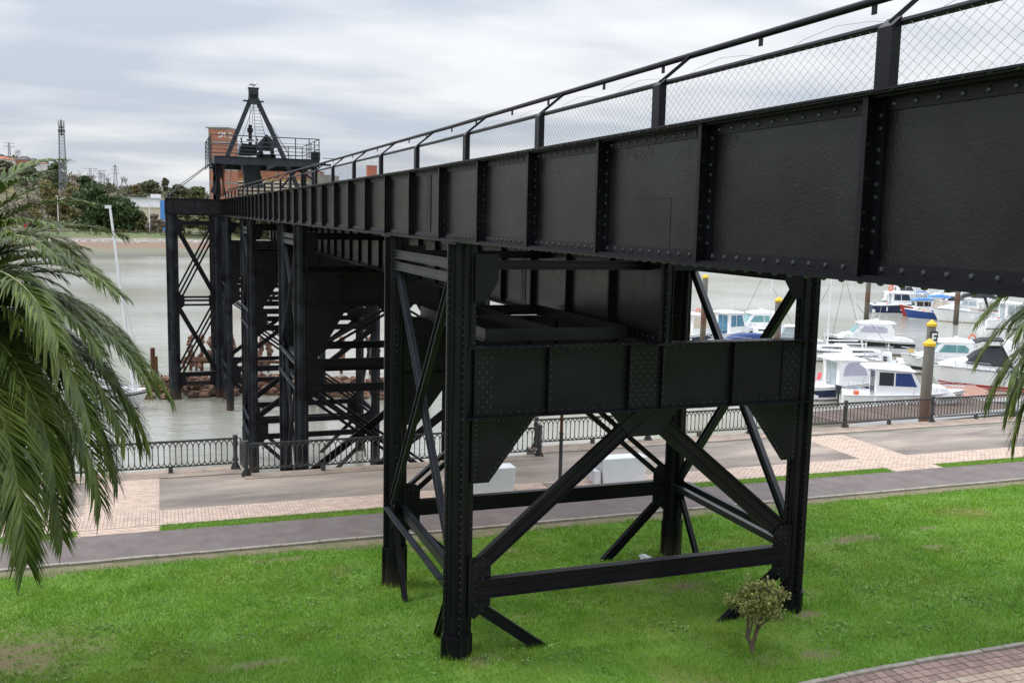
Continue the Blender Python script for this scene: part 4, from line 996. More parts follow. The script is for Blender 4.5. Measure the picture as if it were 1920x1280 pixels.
# buildings
def hut(name,label,px0,px1,ptop,pbot,D,wm,rm,rh=.3,depth=14,wins=0,hip=True,gable=0,wb=3):
    a=at_d(px0,pbot,D); c=at_d(px1,pbot,D); t=at_d(px0,ptop,D); w=(c-a).length; h=t.z-a.z; mid=(a+c)/2
    r=thing(name,label,'building',tuple(mid),math.atan2(c.y-a.y,c.x-a.x))
    e=h*(1-rh); obj('wall',MB().box(-w/2,w/2,0,depth,-wb,e),wm,r)
    b=MB(); q=depth*.5 if hip else depth*.5
    ov=w*.04
    if rh>0.02:
        i=(w*.25 if hip else 0)
        b.v=[(-w/2-ov,-ov,e),(w/2+ov,-ov,e),(w/2+ov,depth+ov,e),(-w/2-ov,depth+ov,e),(-w/2+i,depth/2,h),(w/2-i,depth/2,h)]; b.f=[(0,1,5,4),(1,2,5),(2,3,4,5),(3,0,4),(3,2,1,0)]
    else: b.box(-w/2-.3,w/2+.3,-.3,depth+.3,e,e+.6)
    obj('roof',b,rm,r)
    for k in range(wins):
        x=-w/2+w*(k+.7)/(wins+.4); f=obj('window',MB().box(x-w*.035,x+w*.035,-.12,.02,e*.35,e*.7),M['glass'],r)
    return r
tile=mat('terracotta_roof',(.42,.15,.08),.9,base2=(.34,.12,.07),scale=.4); slate=mat('dark_slate_roof',(.07,.065,.07),.8,base2=(.1,.09,.09),scale=.4); brickm=mat('old_brick',(.45,.19,.11),.9,base2=(.33,.14,.09),scale=.35,detail=9); plaster=mat('pale_render',(.7,.68,.65),.9,base2=(.58,.55,.5),scale=.2)
ocre=mat('ochre_render',(.55,.45,.26),.9,base2=(.48,.38,.2),scale=.2)
hut('house','brick house with a dark slate roof on the hill top',27,50,292,312,700,brickm,slate,.38,12,3); hut('house','small white gabled house right of the slate roofed house on the hill',51,64,296,312,705,plaster,slate,.42,10,2); hut('house','low white house lower down the hill ridge',64,78,303,312,720,plaster,tile,.35,9,2)
hut('house','terracotta roofed house at the left edge of the picture, on the hill',-24,6,292,306,560,plaster,tile,.4,14,2); hut('house','orange roofed house low on the slope, behind the palm',-20,6,338,350,480,ocre,tile,.5,10,2)
wh=hut('warehouse','long white flat roofed warehouse behind the trees on the far shore',212,304,373,432,480,mat('white_cladding',(.85,.86,.88),.7,base2=(.66,.68,.7),scale=.3),mat('flat_roof',(.5,.5,.5),.9),0,30,0)
c0=at_d(236,392,479.5); c1=at_d(304,430,479.5)
hut('shed','cream shed wall in front of the white warehouse',224,301,390,430,478,M['cream'],mat('shed_roof',(.6,.55,.45),.9),0,1.5,0)
b0=at_d(290,368,482); tag(obj('roof_unit',MB().box(b0.x-2,b0.x+3,b0.y,b0.y+4,b0.z-1.6,b0.z+1.0),M['mastw']),'white air handling unit on the warehouse roof','roof unit')
bs=at_d(306,376,455); r=thing('silo','blue steel hopper silo at the end of the white warehouse','silo',(bs.x,bs.y,0)); zt=bs.z
obj('bin',MB().hexa([(-1.5,-1.5,zt-8.5),(1.2,-1.5,zt-8.5),(-1.5,1.5,zt-8.5),(1.2,1.5,zt-8.5),(-1.5,-1.5,zt),(2.6,-1.5,zt),(-1.5,1.5,zt),(2.6,1.5,zt)]),M['sky_blue'],r); obj('hopper',MB().hexa([(-.5,-.8,-1),(.8,-.8,-1),(-.5,.8,-1),(.8,.8,-1),(-1.5,-1.5,zt-8.5),(1.2,-1.5,zt-8.5),(-1.5,1.5,zt-8.5),(1.2,1.5,zt-8.5)]),M['sky_blue'],r)
# brick hoist tower with lettering and silo block
def brick_works():
    a=at_d(391,240,455); c=at_d(435,240,455); w=(c-a).length; ang=math.atan2(c.y-a.y,c.x-a.x)
    r=thing('brick_tower','tall red brick tower with concrete bands and SM lettering, behind the crane','tower',((a.x+c.x)/2,(a.y+c.y)/2,0),ang); zt=a.z
    f=w*.36
    K=455/385
    obj('wall',MB().hexa([(-w/2,0,-1),(w/2-f*.4,-1.0,-1),(-w/2,9,-1),(w/2,9,-1),(-w/2,0,zt),(w/2-f*.4,-1.0,zt),(-w/2,9,zt),(w/2,9,zt)]),brickm,r)
    conc=mat('concrete_band',(.33,.31,.28),.9,base2=(.24,.22,.2),scale=.3)
    def front(x): return -1.0*(x+w/2)/(w-f*.4)
    xr=w/2-f*.4
    for i,z in enumerate((zt-.35,zt-6.6,zt-13,zt-19.3,zt-25.5,zt-31.5)):
        b=MB(); b.hexa([(-w/2-.06,-.1,z-.35),(xr,-1.12,z-.35),(-w/2-.06,9.1,z-.35),(w/2+.08,9.1,z-.35),(-w/2-.06,-.1,z+.35),(xr,-1.12,z+.35),(-w/2-.06,9.1,z+.35),(w/2+.08,9.1,z+.35)]); obj('band',b,conc,r)
    obj('corner_pier',MB().box(-w/2-.1,-w/2+.25,-.12,.3,-1,zt).box(xr-.2,xr+.15,-1.15,-.8,-1,zt),conc,r)
    obj('roof_slab',MB().hexa([(-w/2-1.3,-.6,zt),(xr+.3,-1.6,zt),(-w/2-.3,9.5,zt),(w/2+.3,9.5,zt),(-w/2-1.3,-.6,zt+.4),(xr+.3,-1.6,zt+.4),(-w/2-.3,9.5,zt+.4),(w/2+.3,9.5,zt+.4)]),conc,r)
    b=MB(); 
    for z in (.9,1.6): b.tube([(-w/2,0,zt+.4+z),(xr,-1,zt+.4+z),(w/2,9,zt+.4+z)],.05,4)
    for k in range(8): t_=k/7; b.tube([(-w/2+(xr+w/2)*t_,-t_,zt+.4),(-w/2+(xr+w/2)*t_,-t_,zt+2)],.045,4)
    obj('roof_rail',b,M['mastw'],r)
    # painted letters
    def stroke(b,pts,th=.34):
        for p,q in zip(pts[:-1],pts[1:]): b.obox((p[0],front(p[0])-.10,p[1]),(q[0],front(q[0])-.10,q[1]),th,.05,(0,0,1) if abs(p[0]-q[0])>abs(p[1]-q[1]) else (1,0,0))
    L=MB(); z=zt-4.2; x=-.65
    stroke(L,[(x+1.2,z+2.1),(x,z+2.1)]); stroke(L,[(x+.1,z+2.2),(x+.1,z+1.1)]); stroke(L,[(x,z+1.05),(x+1.2,z+1.05)]); stroke(L,[(x+1.1,z+1.1),(x+1.1,z)]); stroke(L,[(x+1.2,z),(x,z)])
    obj('letter',L,M['letter'],r); L=MB(); x=1.15
    stroke(L,[(x,z),(x,z+2.3)]); stroke(L,[(x,z+2.3),(x+.65,z+1.1)],.3); stroke(L,[(x+.65,z+1.1),(x+1.3,z+2.3)],.3); stroke(L,[(x+1.3,z+2.3),(x+1.3,z)]); obj('letter',L,M['letter'],r)
    L=MB(); x=xr+.1
    def st2(pts):
        for p,q in zip(pts[:-1],pts[1:]):
            g_=lambda u:(xr+(w/2-xr)*u/10-.0,-1+u,) 
            P=(g_(p[0])[0]+.12,g_(p[0])[1],p[1]);Q=(g_(q[0])[0]+.12,g_(q[0])[1],q[1]); L.obox(P,Q,.34,.05,(0,0,1) if p[1]==q[1] else (0,1,0))
    st2([(1.2,z),(1.2,z+2.2)]); st2([(1.2,z+2.1),(3.6,z+2.1)]); st2([(1.2,z+1.1),(3,z+1.1)]); st2([(1.2,z),(3.6,z)]); obj('letter',L,M['letter'],r)
    # silo building
    a=at_d(432,318,475); c=at_d(622,318,475); w2=(c-a).length; mid=(a+c)/2; zt2=a.z
    s=thing('brick_silo_works','long brick and louvred ore works building behind the crane on the far bank','building',(mid.x,mid.y,0),math.atan2(c.y-a.y,c.x-a.x))
    obj('upper_wall',MB().box(-w2/2,w2/2*.72,0,16,zt2-4.3,zt2),brickm,s)
    obj('core',MB().box(-w2/2,w2/2,.8,16,-1,zt2-4.3),mat('works_dark',(.10,.08,.06),.9),s)
    lv=mat('weathered_louvre',(.66,.58,.44),.85,base2=(.48,.42,.32),scale=.25,detail=9)
    n=11
    for i in range(n):
        z0=zt2-4.9-i*1.85; o=.9+.0*i
        obj('louvre',MB().hexa([(-w2/2,-1.2-.12*i,z0-1.25),(w2/2,-1.2-.12*i,z0-1.25),(-w2/2,.8,z0-1.25),(w2/2,.8,z0-1.25),(-w2/2,-.2-.12*i,z0),(w2/2,-.2-.12*i,z0),(-w2/2,.8,z0),(w2/2,.8,z0)]),lv,s)
    obj('yellow_rail',MB().box(-w2/2,w2/2*.7,-1.0,-.6,zt2-4.8,zt2-4.35),M['yellow'],s)
    rb=mat('concrete_rib',(.42,.36,.27),.9)
    for i in range(7):
        x=-w2/2+1+i*w2/7.2; obj('rib',MB().obox((x-1.6,-2.6,zt2-20),(x,-1.1,zt2-4),.5,.4,(1,0,0)),rb,s)
        obj('rib',MB().obox((x,-1.1,zt2-4),(x+1.1,-.3,zt2-.6),.28,.25,(1,0,0)),rb,s)
    obj('end_block',MB().box(w2/2*.55,w2/2*1.05,-2,14,-1,zt2-1.6),mat('grey_render',(.30,.28,.25),.9,base2=(.22,.2,.18),scale=.3),s)
    obj('roof_edge',MB().box(-w2/2-.5,w2/2*.72+.5,-.5,16.5,zt2,zt2+.4),conc,s)
    b=MB()
    for k in range(24): x=-w2/2+k*w2*.86/23; b.tube([(x,0,zt2),(x,0,zt2+1.1)],.05,4)
    b.tube([(-w2/2,0,zt2+1.1),(w2/2*.72,0,zt2+1.1)],.05,4); b.tube([(w2/2*.2,2,zt2+2),(w2/2*1.0,2,zt2+3)],.08,4); obj('roof_rail',b,M['mastw'],s)
    a=at_d(690,311,500); c=at_d(707,311,500); w3=(c-a).length; m3=(a+c)/2
    q=thing('brick_chimney','orange brick chimney top showing above the girder','chimney',(m3.x,m3.y,0)); obj('stack',MB().box(-w3/2,w3/2,0,w3,-1,a.z),mat('orange_brick',(.5,.16,.09),.9,base2=(.42,.14,.08),scale=.4),q); obj('rod',MB().tube([(0,1,a.z),(0,1,a.z+2.4)],.06,4),M['rail'],q); obj('cap',MB().box(-w3/2-.2,w3/2+.2,-.2,w3+.2,a.z,a.z+.3),conc,q)
brick_works()
# two small road signs on the far shore
for px_,py_,m_,lb in ((47,424,'red','round red road sign by the far shore road'),(113,424,'sky_blue','round blue arrow road sign beside the left lamp post')):
    p=at_d(px_,py_,440); r=thing('road_sign',lb,'road sign',(p.x,p.y,0)); z0=land_z(p.x,p.y)
    obj('pole',MB().cyl((0,.1),.07,z0-.3,p.z+.9,6),M['rail'],r); obj('disc',MB().tube([(0,0,p.z),(0,.05,p.z)],1.0 if m_=='sky_blue' else .8,18),M[m_],r)
    if m_=='sky_blue': obj('arrow',MB().obox((-.5,-.03,p.z+.35),(.45,-.03,p.z-.35),.22,.02,(0,0,1)).prism([(.65,-.03,p.z-.5),(.5,-.03,p.z+.05),(.12,-.03,p.z-.45)],(0,1,0),.02),M['letter'],r)
# ------------------------------------------------------------------ boats
WZ=-7.0
ZS=1.22
class Boat:
    def __init__(s,name,label,px,py,L,B,right=True,turn=0,group='motor boats moored in the marina',pos=None,cat='boat'):
        p=at_z(px,py,WZ) if pos is None else Vector(pos); v=p-CAM; a=math.atan2(v.y,v.x)-PI/2
        s.r=thing(name,label,cat,(p.x,p.y,WZ),a+(0 if right else PI)+turn,group=group); s.L=L; s.B=B; s.r.scale=(1,1,ZS)
    def o(s,n,b,m,par=None,**k): return obj(n,b,M[m] if isinstance(m,str) else m,par or s.r,**k)
    def hb(s,t,z): # half beam at station t (0 stern..1 bow), height fraction z
        full=1-max(0,(t-.42)/.58)**(2.1+.9*z); return s.B/2*max(0.0,full)*(.80+.20*z)*(.93+.07*min(1,t*6))
    def hull(s,h0,h1,m='white',stripe=None,stripe_z=(.35,.7),anti='antifoul',rub=True):
        s.h0,s.h1=h0,h1; N=18; Z=(-.25,.0,.18,.45,.75,1.0); b=MB()
        def P(t,z,sg,off=0):
            H=h0+(h1-h0)*t**1.6; zz=max(z,0); x=-s.L/2+s.L*t*(.885+.115*zz); 
            return (x,sg*(s.hb(t,zz)+off),z*H if z>0 else z)
        s.P=P
        def grid(zs,t0=0,t1=1,off=0):
            g=MB()
            for sg in (-1,1):
                k=len(g.v)
                for z in zs:
                    for i in range(N+1): g.v.append(P(t0+(t1-t0)*i/N,z,sg,off))
                for j in range(len(zs)-1):
                    for i in range(N): a=k+j*(N+1)+i; g.f.append((a,a+1,a+N+2,a+N+1) if sg<0 else (a+N+1,a+N+2,a+1,a))
            return g
        g=grid(Z); k=len(g.v); g.v+=[P(0,z,-1) for z in Z]+[P(0,z,1) for z in Z]; n=len(Z)
        for j in range(n-1): g.f.append((k+j,k+j+1,k+n+j+1,k+n+j))
        s.o('hull',g,m,smooth=True)
        a=grid((-.25,0,.07),0,.99,.006); s.o('waterline_paint',a,anti)
        if stripe: s.o('hull_stripe',grid(stripe_z,.0,.985,.008),stripe)
        d=MB()
        for i in range(N):
            t,u=i/N,(i+1)/N; a=P(t,.96,-1);b_=P(u,.96,-1);c=P(u,.96,1);e=P(t,.96,1); d.quad(a,b_,c,e)
        s.o('deck',d,'white')
        if rub:
            for sg in (-1,1):
                s.o('rub_rail',MB().tube([P(t,1.0,sg,.01) for t in np.linspace(0,.985,16)],.04,6),'white' if m!='white' else 'steel')
        return s
    def dz(s,x): t=(x+s.L/2)/s.L; return s.h0+(s.h1-s.h0)*max(0,t)**1.6
    def cab(s,name,prof,w0,w1,m='white',zr=None,bevel=.04):
        z0=min(p[1] for p in prof) if zr is None else zr[0]; z1=max(p[1] for p in prof) if zr is None else zr[1]
        f=lambda z:w0+(w1-w0)*(z-z0)/max(.01,z1-z0); s.f=f
        b=MB(); n=len(prof); b.v=[(x,-f(z),z) for x,z in prof]+[(x,f(z),z) for x,z in prof]
        b.f=[tuple(range(n)),tuple(range(n,2*n))[::-1]]+[(i,(i+1)%n,n+(i+1)%n,n+i)[::-1] for i in range(n)]
        return s.o(name,b,m,bevel=bevel)
    def win(s,poly,m='glass',name='window',f=None,both=True):
        f=f or s.f
        for sg in ((-1,1) if both else (-1,)):
            b=MB(); n=len(poly); b.v=[(x,sg*(f(z)+.018),z) for x,z in poly]+[(x,sg*(f(z)-.01),z) for x,z in poly]
            b.f=[tuple(range(n)),tuple(range(n,2*n))[::-1]]+[(i,(i+1)%n,n+(i+1)%n,n+i) for i in range(n)]; s.o(name,b,m)
    def screen(s,p,q,m='glass',n=2,f=None,gap=.05,name='windscreen_pane',ins=.08):
        "panes across the cabin on the sloping edge p->q (x,z)"
        f=f or s.f; nx,nz=-(q[1]-p[1]),(q[0]-p[0]); l=math.hypot(nx,nz); nx/=l; nz/=l
        if nz<0 or (abs(nz)<.01): nx,nz=-nx,-nz
        for i in range(n):
            b=MB(); R_=[]
            for (x,z) in (p,q):
                w=f(z)-ins; a=-w+2*w*i/n+gap/2; c=-w+2*w*(i+1)/n-gap/2; R_.append((a,c,x,z))
            (a0,c0,x0,z0),(a1,c1,x1,z1)=R_; sgx=1 if (x0+x1)>s.xm*2 else -1; ox=abs(nx)*sgx*.02; oz=abs(nz)*.02
            b.hexa([(x0,a0,z0),(x0,c0,z0),(x1,a1,z1),(x1,c1,z1),(x0+ox,a0,z0+oz),(x0+ox,c0,z0+oz),(x1+ox,a1,z1+oz),(x1+ox,c1,z1+oz)]); s.o(name,b,m)
    xm=0
    def rails(s,t0=.5,h=.55,m='steel',step=.09):
        for sg in (-1,1):
            b=MB(); ts=np.arange(t0,.98,step); top=[]
            for t in ts:
                p=s.P(t,1,sg,-.08); top.append((p[0]+.05,p[1],p[2]+h)); b.tube([p,(p[0]+.05,p[1],p[2]+h)],.018,4)
            p=s.P(.995,1,sg,-.0); top.append((p[0]-.02,p[1]*.5,p[2]+h)); b.tube([s.P(t0,1,sg,-.08)]+top,.02,5); b.tube([s.P(t0,1,sg,-.08)]+[(q[0],q[1],q[2]-h*.5) for q in top],.012,4)
            s.o('guard_rail',b,m)
    def stern_rail(s,h=.6):
        b=MB(); z=s.h0; x=-s.L/2+.05; w=s.B/2-.15
        b.tube([(x+1.6,-w,z+h),(x,-w,z+h),(x,w,z+h),(x+1.6,w,z+h)],.02,5)
        for xx,yy in ((x+1.6,-w),(x+.8,-w),(x,-w),(x,0),(x,w),(x+.8,w),(x+1.6,w)): b.tube([(xx,yy,z),(xx,yy,z+h)],.018,4)
        s.o('stern_rail',b,'steel')
    def fender(s,t,sg,m='white'):
        p=s.P(t,.9,sg,.16); s.o('fender',MB().tube([(p[0],p[1],p[2]-.75),(p[0],p[1],p[2]-.68),(p[0],p[1],p[2]-.25),(p[0],p[1],p[2]-.16)],.11,8).tube([(p[0],p[1],p[2]-.16),(p[0],p[1]-sg*.12,p[2]+.15)],.015,4),m)
    def whip(s,x,y,z,h,lean=(0,0),r=.02,m='mastw',name='antenna'):
        s.o(name,MB().tube([(x,y,z),(x+lean[0],y+lean[1],z+h)],r,5,True,r*.4),m)
    def ring(s,x,y,z,r=.33,m='orange',ax=(0,1)):
        pts=[(x+ax[0]*0+ (math.cos(t)*r if ax[1] else 0),y+(math.cos(t)*r if ax[0] else 0),z+math.sin(t)*r) for t in np.linspace(0,2*PI,15)]; s.o('lifebuoy',MB().tube(pts,.07,6,False),m)
    def outboard(s,x=None,h=.9):
        x=x or -s.L/2-.15; s.o('outboard_motor',MB().hexa([(x-.25,-.17,s.h0-.1),(x+.12,-.17,s.h0-.1),(x-.25,.17,s.h0-.1),(x+.12,.17,s.h0-.1),(x-.3,-.2,s.h0+h*.55),(x+.15,-.2,s.h0+h*.5),(x-.3,.2,s.h0+h*.55),(x+.15,.2,s.h0+h*.5)]).box(x-.1,x+.05,-.06,.06,-.4,s.h0),'canvas')
# 1 white cruiser with long dark hull band (bow to the left)
def cruiser(name,label,px,py,L,B,right,turn,gl='lilac',wind='teal',stripe='blackhull',hull='white',sz=(.35,.68),rack=True,k=1.0,mast=1.2,hull_h=(1.15,1.6)):
    s=Boat(name,label,px,py,L,B,right,turn); s.hull(hull_h[0],hull_h[1],hull,stripe,sz); h=hull_h[0]; u=L/10
    s.cab('coachroof',[(-1.0*u,h*.95),(3.6*u,h*1.12),(2.7*u,h+.55),(1.6*u,h+.78),(-1.0*u,h+.8)],B*.40,B*.34)
    s.xm=0
    P=[(-2.7*u,h-.05),(1.9*u,h+.1),(1.9*u,h+.62),(.85*u,h+1.68*k),(-2.2*u,h+1.74*k),(-2.7*u,h+1.1)]
    s.cab('cabin',P,B*.415,B*.34,zr=(h,h+1.74*k)); 
    s.win([(-1.9*u,h+.82),(-.72*u,h+.82),(-.72*u,h+1.45*k),(-1.55*u,h+1.45*k),(-1.95*u,h+1.2)],gl); s.win([(-.66*u,h+.82),(1.25*u,h+.82),(.62*u,h+1.45*k),(-.66*u,h+1.45*k)],gl)
    s.screen((1.88*u,h+.72),(.92*u,h+1.58*k),wind,3)
    s.cab('roof',[(-2.9*u,h+1.68*k),(1.25*u,h+1.60*k),(1.0*u,h+1.78*k),(-.6*u,h+1.92*k),(-2.6*u,h+1.86*k)],B*.37,B*.30,bevel=.05)
    s.o('aft_door',MB().box(-2.72*u-.02,-2.72*u,-B*.2,B*.2,h+.05,h+1.3),'glass')
    s.rails(.55,.55); s.stern_rail(.55)
    s.cab('cockpit_coaming',[(-4.9*u,h-.05),(-2.6*u,h-.05),(-2.6*u,h+.42),(-4.75*u,h+.22)],B*.43,B*.41)
    s.cab('bathing_platform',[(-5.5*u,.22),(-4.9*u,.22),(-4.9*u,.36),(-5.5*u,.34)],B*.4,B*.4)
    if rack: s.o('rear_arch',MB().tube([(-4.2*u,-B*.42,h+.4),(-2.9*u,-B*.36,h+1.85*k),(-2.9*u,B*.36,h+1.85*k),(-4.2*u,B*.42,h+.4)],.035,6),'steel')
    if mast: s.whip(-.3*u,.3,h+1.9*k,mast); s.whip(-1.2*u,-.4,h+1.85*k,mast*1.6,(-.3,0)); s.o('radar',MB().cyl((-.9*u,0),.24,h+1.9*k,h+2.1*k,12),'white')
    s.fender(.3,-1); s.fender(.3,1); s.fender(.55,-1); s.fender(.55,1)
    return s
cruiser('motor_cruiser','large white motor cruiser with rounded roof and black hull band, left of the E pile',1624,661,10.4,3.3,False,.22,sz=(.5,.88),hull_h=(1.3,1.7))
# 2 pilothouse boat, navy hull, stern towards us
def pilothouse(label,px,py,L,B,right,turn,hull,stripe,win='lilac',door='curtain',k=1.0,cx=0,anti='antifoul',hh=(.95,1.5),side='lilac',blind=None,name='fishing_cruiser'):
    s=Boat(name,label,px,py,L,B,right,turn); s.hull(hh[0],hh[1],hull,stripe,(.25,.8),anti); h=hh[0]; u=L/7.5; s.xm=.2*u+cx
    s.cab('foredeck_trunk',[(.6*u+cx,h*.9),(3.0*u,h*1.25),(2.4*u,h+.72),(.6*u+cx,h+.85)],B*.38,B*.30)
    P=[(-1.3*u+cx,h-.1),(1.3*u+cx,h-.1),(1.45*u+cx,h+.75),(.85*u+cx,h+1.75*k),(-1.35*u+cx,h+1.85*k)]
    s.cab('wheelhouse',P,B*.40,B*.36,zr=(h,h+1.85*k)); 
    if side=='arch': s.win([(-1.0*u+cx,h+.78),(1.1*u+cx,h+.78),(.75*u+cx,h+1.6*k),(-.5*u+cx,h+1.62*k),(-.85*u+cx,h+1.35*k)],win)
    else:
        s.win([(-1.12*u+cx,h+.75),(-.25*u+cx,h+.75),(-.25*u+cx,h+1.6*k),(-1.12*u+cx,h+1.62*k)],win); s.win([(-.15*u+cx,h+.75),(1.15*u+cx,h+.75),(.75*u+cx,h+1.6*k),(-.15*u+cx,h+1.6*k)],blind or win)
    for i in (-1,1): s.o('door_pane',MB().box(-1.33*u+cx-.03,-1.33*u+cx+.05,min(i*.04,i*B*.24),max(i*.04,i*B*.24),h+.02,h+1.62*k),door)
    s.screen((1.44*u+cx,h+.85),(.93*u+cx,h+1.62*k),'teal',2)
    s.cab('roof',[(-2.0*u+cx,h+1.84*k),(1.05*u+cx,h+1.70*k),(.8*u+cx,h+1.90*k),(-.4*u+cx,h+2.02*k),(-1.9*u+cx,h+1.95*k)],B*.43,B*.36)
    s.rails(.55,.5); s.stern_rail(.55); s.cab('transom_box',[(-3.7*u,.1),(-3.3*u,.1),(-3.3*u,h+.08),(-3.7*u,h+.08)],B*.42,B*.43)
    s.whip(-.4*u+cx,.4,h+1.95*k,1.6,(-.3,0)); s.fender(.25,-1); s.fender(.25,1); s.fender(.5,-1)
    return s
s=pilothouse('white cabin boat with navy hull and lilac arched window, pink chair on its stern',1590,744,8.8,3.1,True,.62,'white','navy','lilac','curtain',1.05,-.3,side='arch')
s.o('name_board',MB().box(-4.12,-4.10,-1.0,1.0,.2,.8),'navy'); 
for i,(y_,w_) in enumerate(((-.45,.12),(-.28,.1),(-.12,.12),(.04,.1),(.2,.12),(.36,.1))): s.o('letter',MB().box(-4.135,-4.12,y_,y_+w_,.56,.66),'letter')
for i,(y_,w_) in enumerate(((-.2,.07),(-.09,.06),(.02,.08))): s.o('letter',MB().box(-4.135,-4.12,y_,y_+w_,.36,.42),'letter')
ch=thing('deck_chair','small coral pink folding chair on the stern of the navy hulled cabin boat','chair',tuple(s.r.matrix_basis@Vector((-2.9,.55,1.0))),s.r.rotation_euler.z,None)
obj('seat',MB().box(-.22,.22,-.24,.24,.36,.40),M['pinkred'],ch); obj('backrest',MB().hexa([(.16,-.24,.4),(.20,-.24,.4),(.16,.24,.4),(.20,.24,.4),(.28,-.24,.95),(.32,-.24,.95),(.28,.24,.95),(.32,.24,.95)]),M['pinkred'],ch)
for a_ in (-.2,.2):
    for c_ in (-.2,.2): obj('leg',MB().tube([(a_,c_,0),(a_*.9,c_,.37)],.018,5),M['mastw'],ch)
# 3 white boat with dark doors and navy blind, nearest, behind the pile
s=pilothouse('nearest white fishing cruiser with dark doors and navy side blind, behind the front pile',1690,766,9.9,3.2,True,.24,'white',None,'glass','glass',1.02,-.7,side='two',blind='navycanvas')
s.outboard()
# 4 cruiser with teal windscreen, right of the piles
s=cruiser('motor_cruiser','white motor cruiser with orange lifebuoy on its roof, just right of the yellow capped piles',1772,702,9.2,3.1,False,.28,'teal','teal','canvas',sz=(.22,.42),k=1.0,hull_h=(1.2,1.7)); s.ring(-2.2,.6,3.2)
s.o('flagstaff',MB().tube([(-3.1,0,2.6),(-4.7,0,4.0)],.025,5),'mastw'); s.o('flag',MB().prism([(-3.8,0,3.25),(-4.35,0,3.72),(-4.2,0,3.35)],(0,1,0),.02),'yellow'); s.o('flag_band',MB().prism([(-4.1,0,3.5),(-4.5,0,3.86),(-4.4,0,3.6)],(0,1,0),.022),'red')
# 5 sports boat with charcoal canopy and red stripes
s=Boat('sports_cruiser','white sports cruiser with a charcoal canopy and red stripes, partly behind the right palm',1850,727,11,3.4,False,.12); s.hull(1.4,1.6,'white','red',(.10,.24),'red'); s.xm=1
s.cab('coachroof',[(-.5,1.5),(4.4,1.65),(3.0,2.1),(1.2,2.35),(-.5,2.3)],1.35,1.0)
s.cab('canopy',[(-3.4,1.7),(2.2,2.0),(1.3,2.75),(.2,3.25),(-2.2,3.35),(-3.2,2.9)],1.45,1.0,'canvas',bevel=.12)
s.cab('arch',[(-3.5,1.5),(-2.2,1.5),(-.9,3.5),(-.9,3.8),(-1.7,3.8)],1.6,1.3)
s.cab('arch_bimini',[(-1.0,3.8),(.8,3.72),(1.4,3.55),(1.5,3.62),(.8,3.86),(-1.0,3.95)],1.35,1.25,'canvas')
s.o('deck_stripe',MB().prism([(0.2,-1.46,1.72),(1.8,-1.40,1.78),(1.6,-1.38,1.95),(.4,-1.42,1.9)],(0,1,0),.04),'red'); s.o('port_window',MB().prism([(-.6,-1.66,.95),(1.6,-1.58,1.05),(1.2,-1.6,1.3),(-.9,-1.68,1.2)],(0,1,0),.05),'canvas'); s.rails(.5,.6); s.stern_rail(.6); s.fender(.6,-1); s.fender(.35,-1)
# 6 small boats behind
s=Boat('dinghy','small white dinghy with loose gear between the large cruiser and the cabin boats',1662,692,5.0,1.9,False,.1); s.hull(.65,.95,'white',None); s.cab('console',[(-.5,.7),(.6,.7),(.9,1.1),(.3,1.5),(-.4,1.45)],.5,.4); s.screen((.85,1.15),(.35,1.48),'curtain',1); s.rails(.4,.45); s.outboard(); s.cab('seat',[(-2,.6),(-1,.6),(-1,1.0),(-2,1.0)],.8,.8)
s.whip(-2.6,0,.7,1.4); s.o('flag',MB().prism([(-2.6,0,1.9),(-2.0,0,1.95),(-2.05,0,1.55),(-2.6,0,1.6)],(0,1,0),.02),'yellow')
s=Boat('open_boat','low white open boat with bow rail just beyond the nearest fishing cruiser',1712,698,5.2,2.0,True,-.1); s.hull(.7,1.0,'white','canvas',(.3,.45)); s.cab('cuddy',[(.2,.8),(2.1,.95),(1.5,1.25),(.2,1.35)],.75,.55); s.rails(.4,.5); s.outboard()
# far row
s=pilothouse('white topped navy hulled boat with two ring buoys on its roof, far row',1683,587,10.0,3.2,True,.35,'navy',None,'glass','curtain',1.0,.3,hh=(1.2,1.7),side='two',anti='white'); s.ring(-1.9,-.9,3.6,.36); s.ring(-1.2,.5,3.7,.36); s.o('toe_rail',MB().tube([s.P(t,1.0,-1,.02) for t in np.linspace(0,.98,14)],.10,6).tube([s.P(t,1.0,1,.02) for t in np.linspace(0,.98,14)],.10,6),'white')
s=Boat('fishing_boat','small red hulled fishing boat with white wheelhouse and light blue roof',1722,593,6.8,2.5,False,.35); s.hull(.9,1.7,'red',None,anti='antifoul'); s.xm=0
s.cab('wheelhouse',[(-1.9,.8),(.9,.8),(1.1,2.3),(-1.9,2.4)],.95,.9); s.win([(-1.6,1.5),(-.5,1.5),(-.5,2.15),(-1.6,2.15)]); s.win([(-.35,1.5),(.7,1.5),(.8,2.15),(-.35,2.15)]); s.screen((.98,1.5),(1.08,2.15),'glass',2); s.cab('roof',[(-2.1,2.38),(1.35,2.28),(1.3,2.45),(-.2,2.62),(-2.1,2.55)],1.1,1.0,'sky_blue'); s.o('roof_frame',MB().tube([(-1.4,-.5,2.6),(-1.0,-.5,3.5),(.5,-.5,3.5),(.3,-.5,2.6)],.06,6).tube([(-1.4,.5,2.6),(-1.0,.5,3.5),(.5,.5,3.5),(.3,.5,2.6)],.06,6).tube([(.5,-.5,3.5),(.5,.5,3.5)],.06,6),'sky_blue'); s.whip(-1.9,0,2.5,2.6)
s=Boat('fishing_boat','blue hulled fishing boat with cream deck house, in front of the red one',1738,598,7.6,2.8,False,.15); s.hull(.95,1.35,'blue',None,anti='white'); s.xm=-1
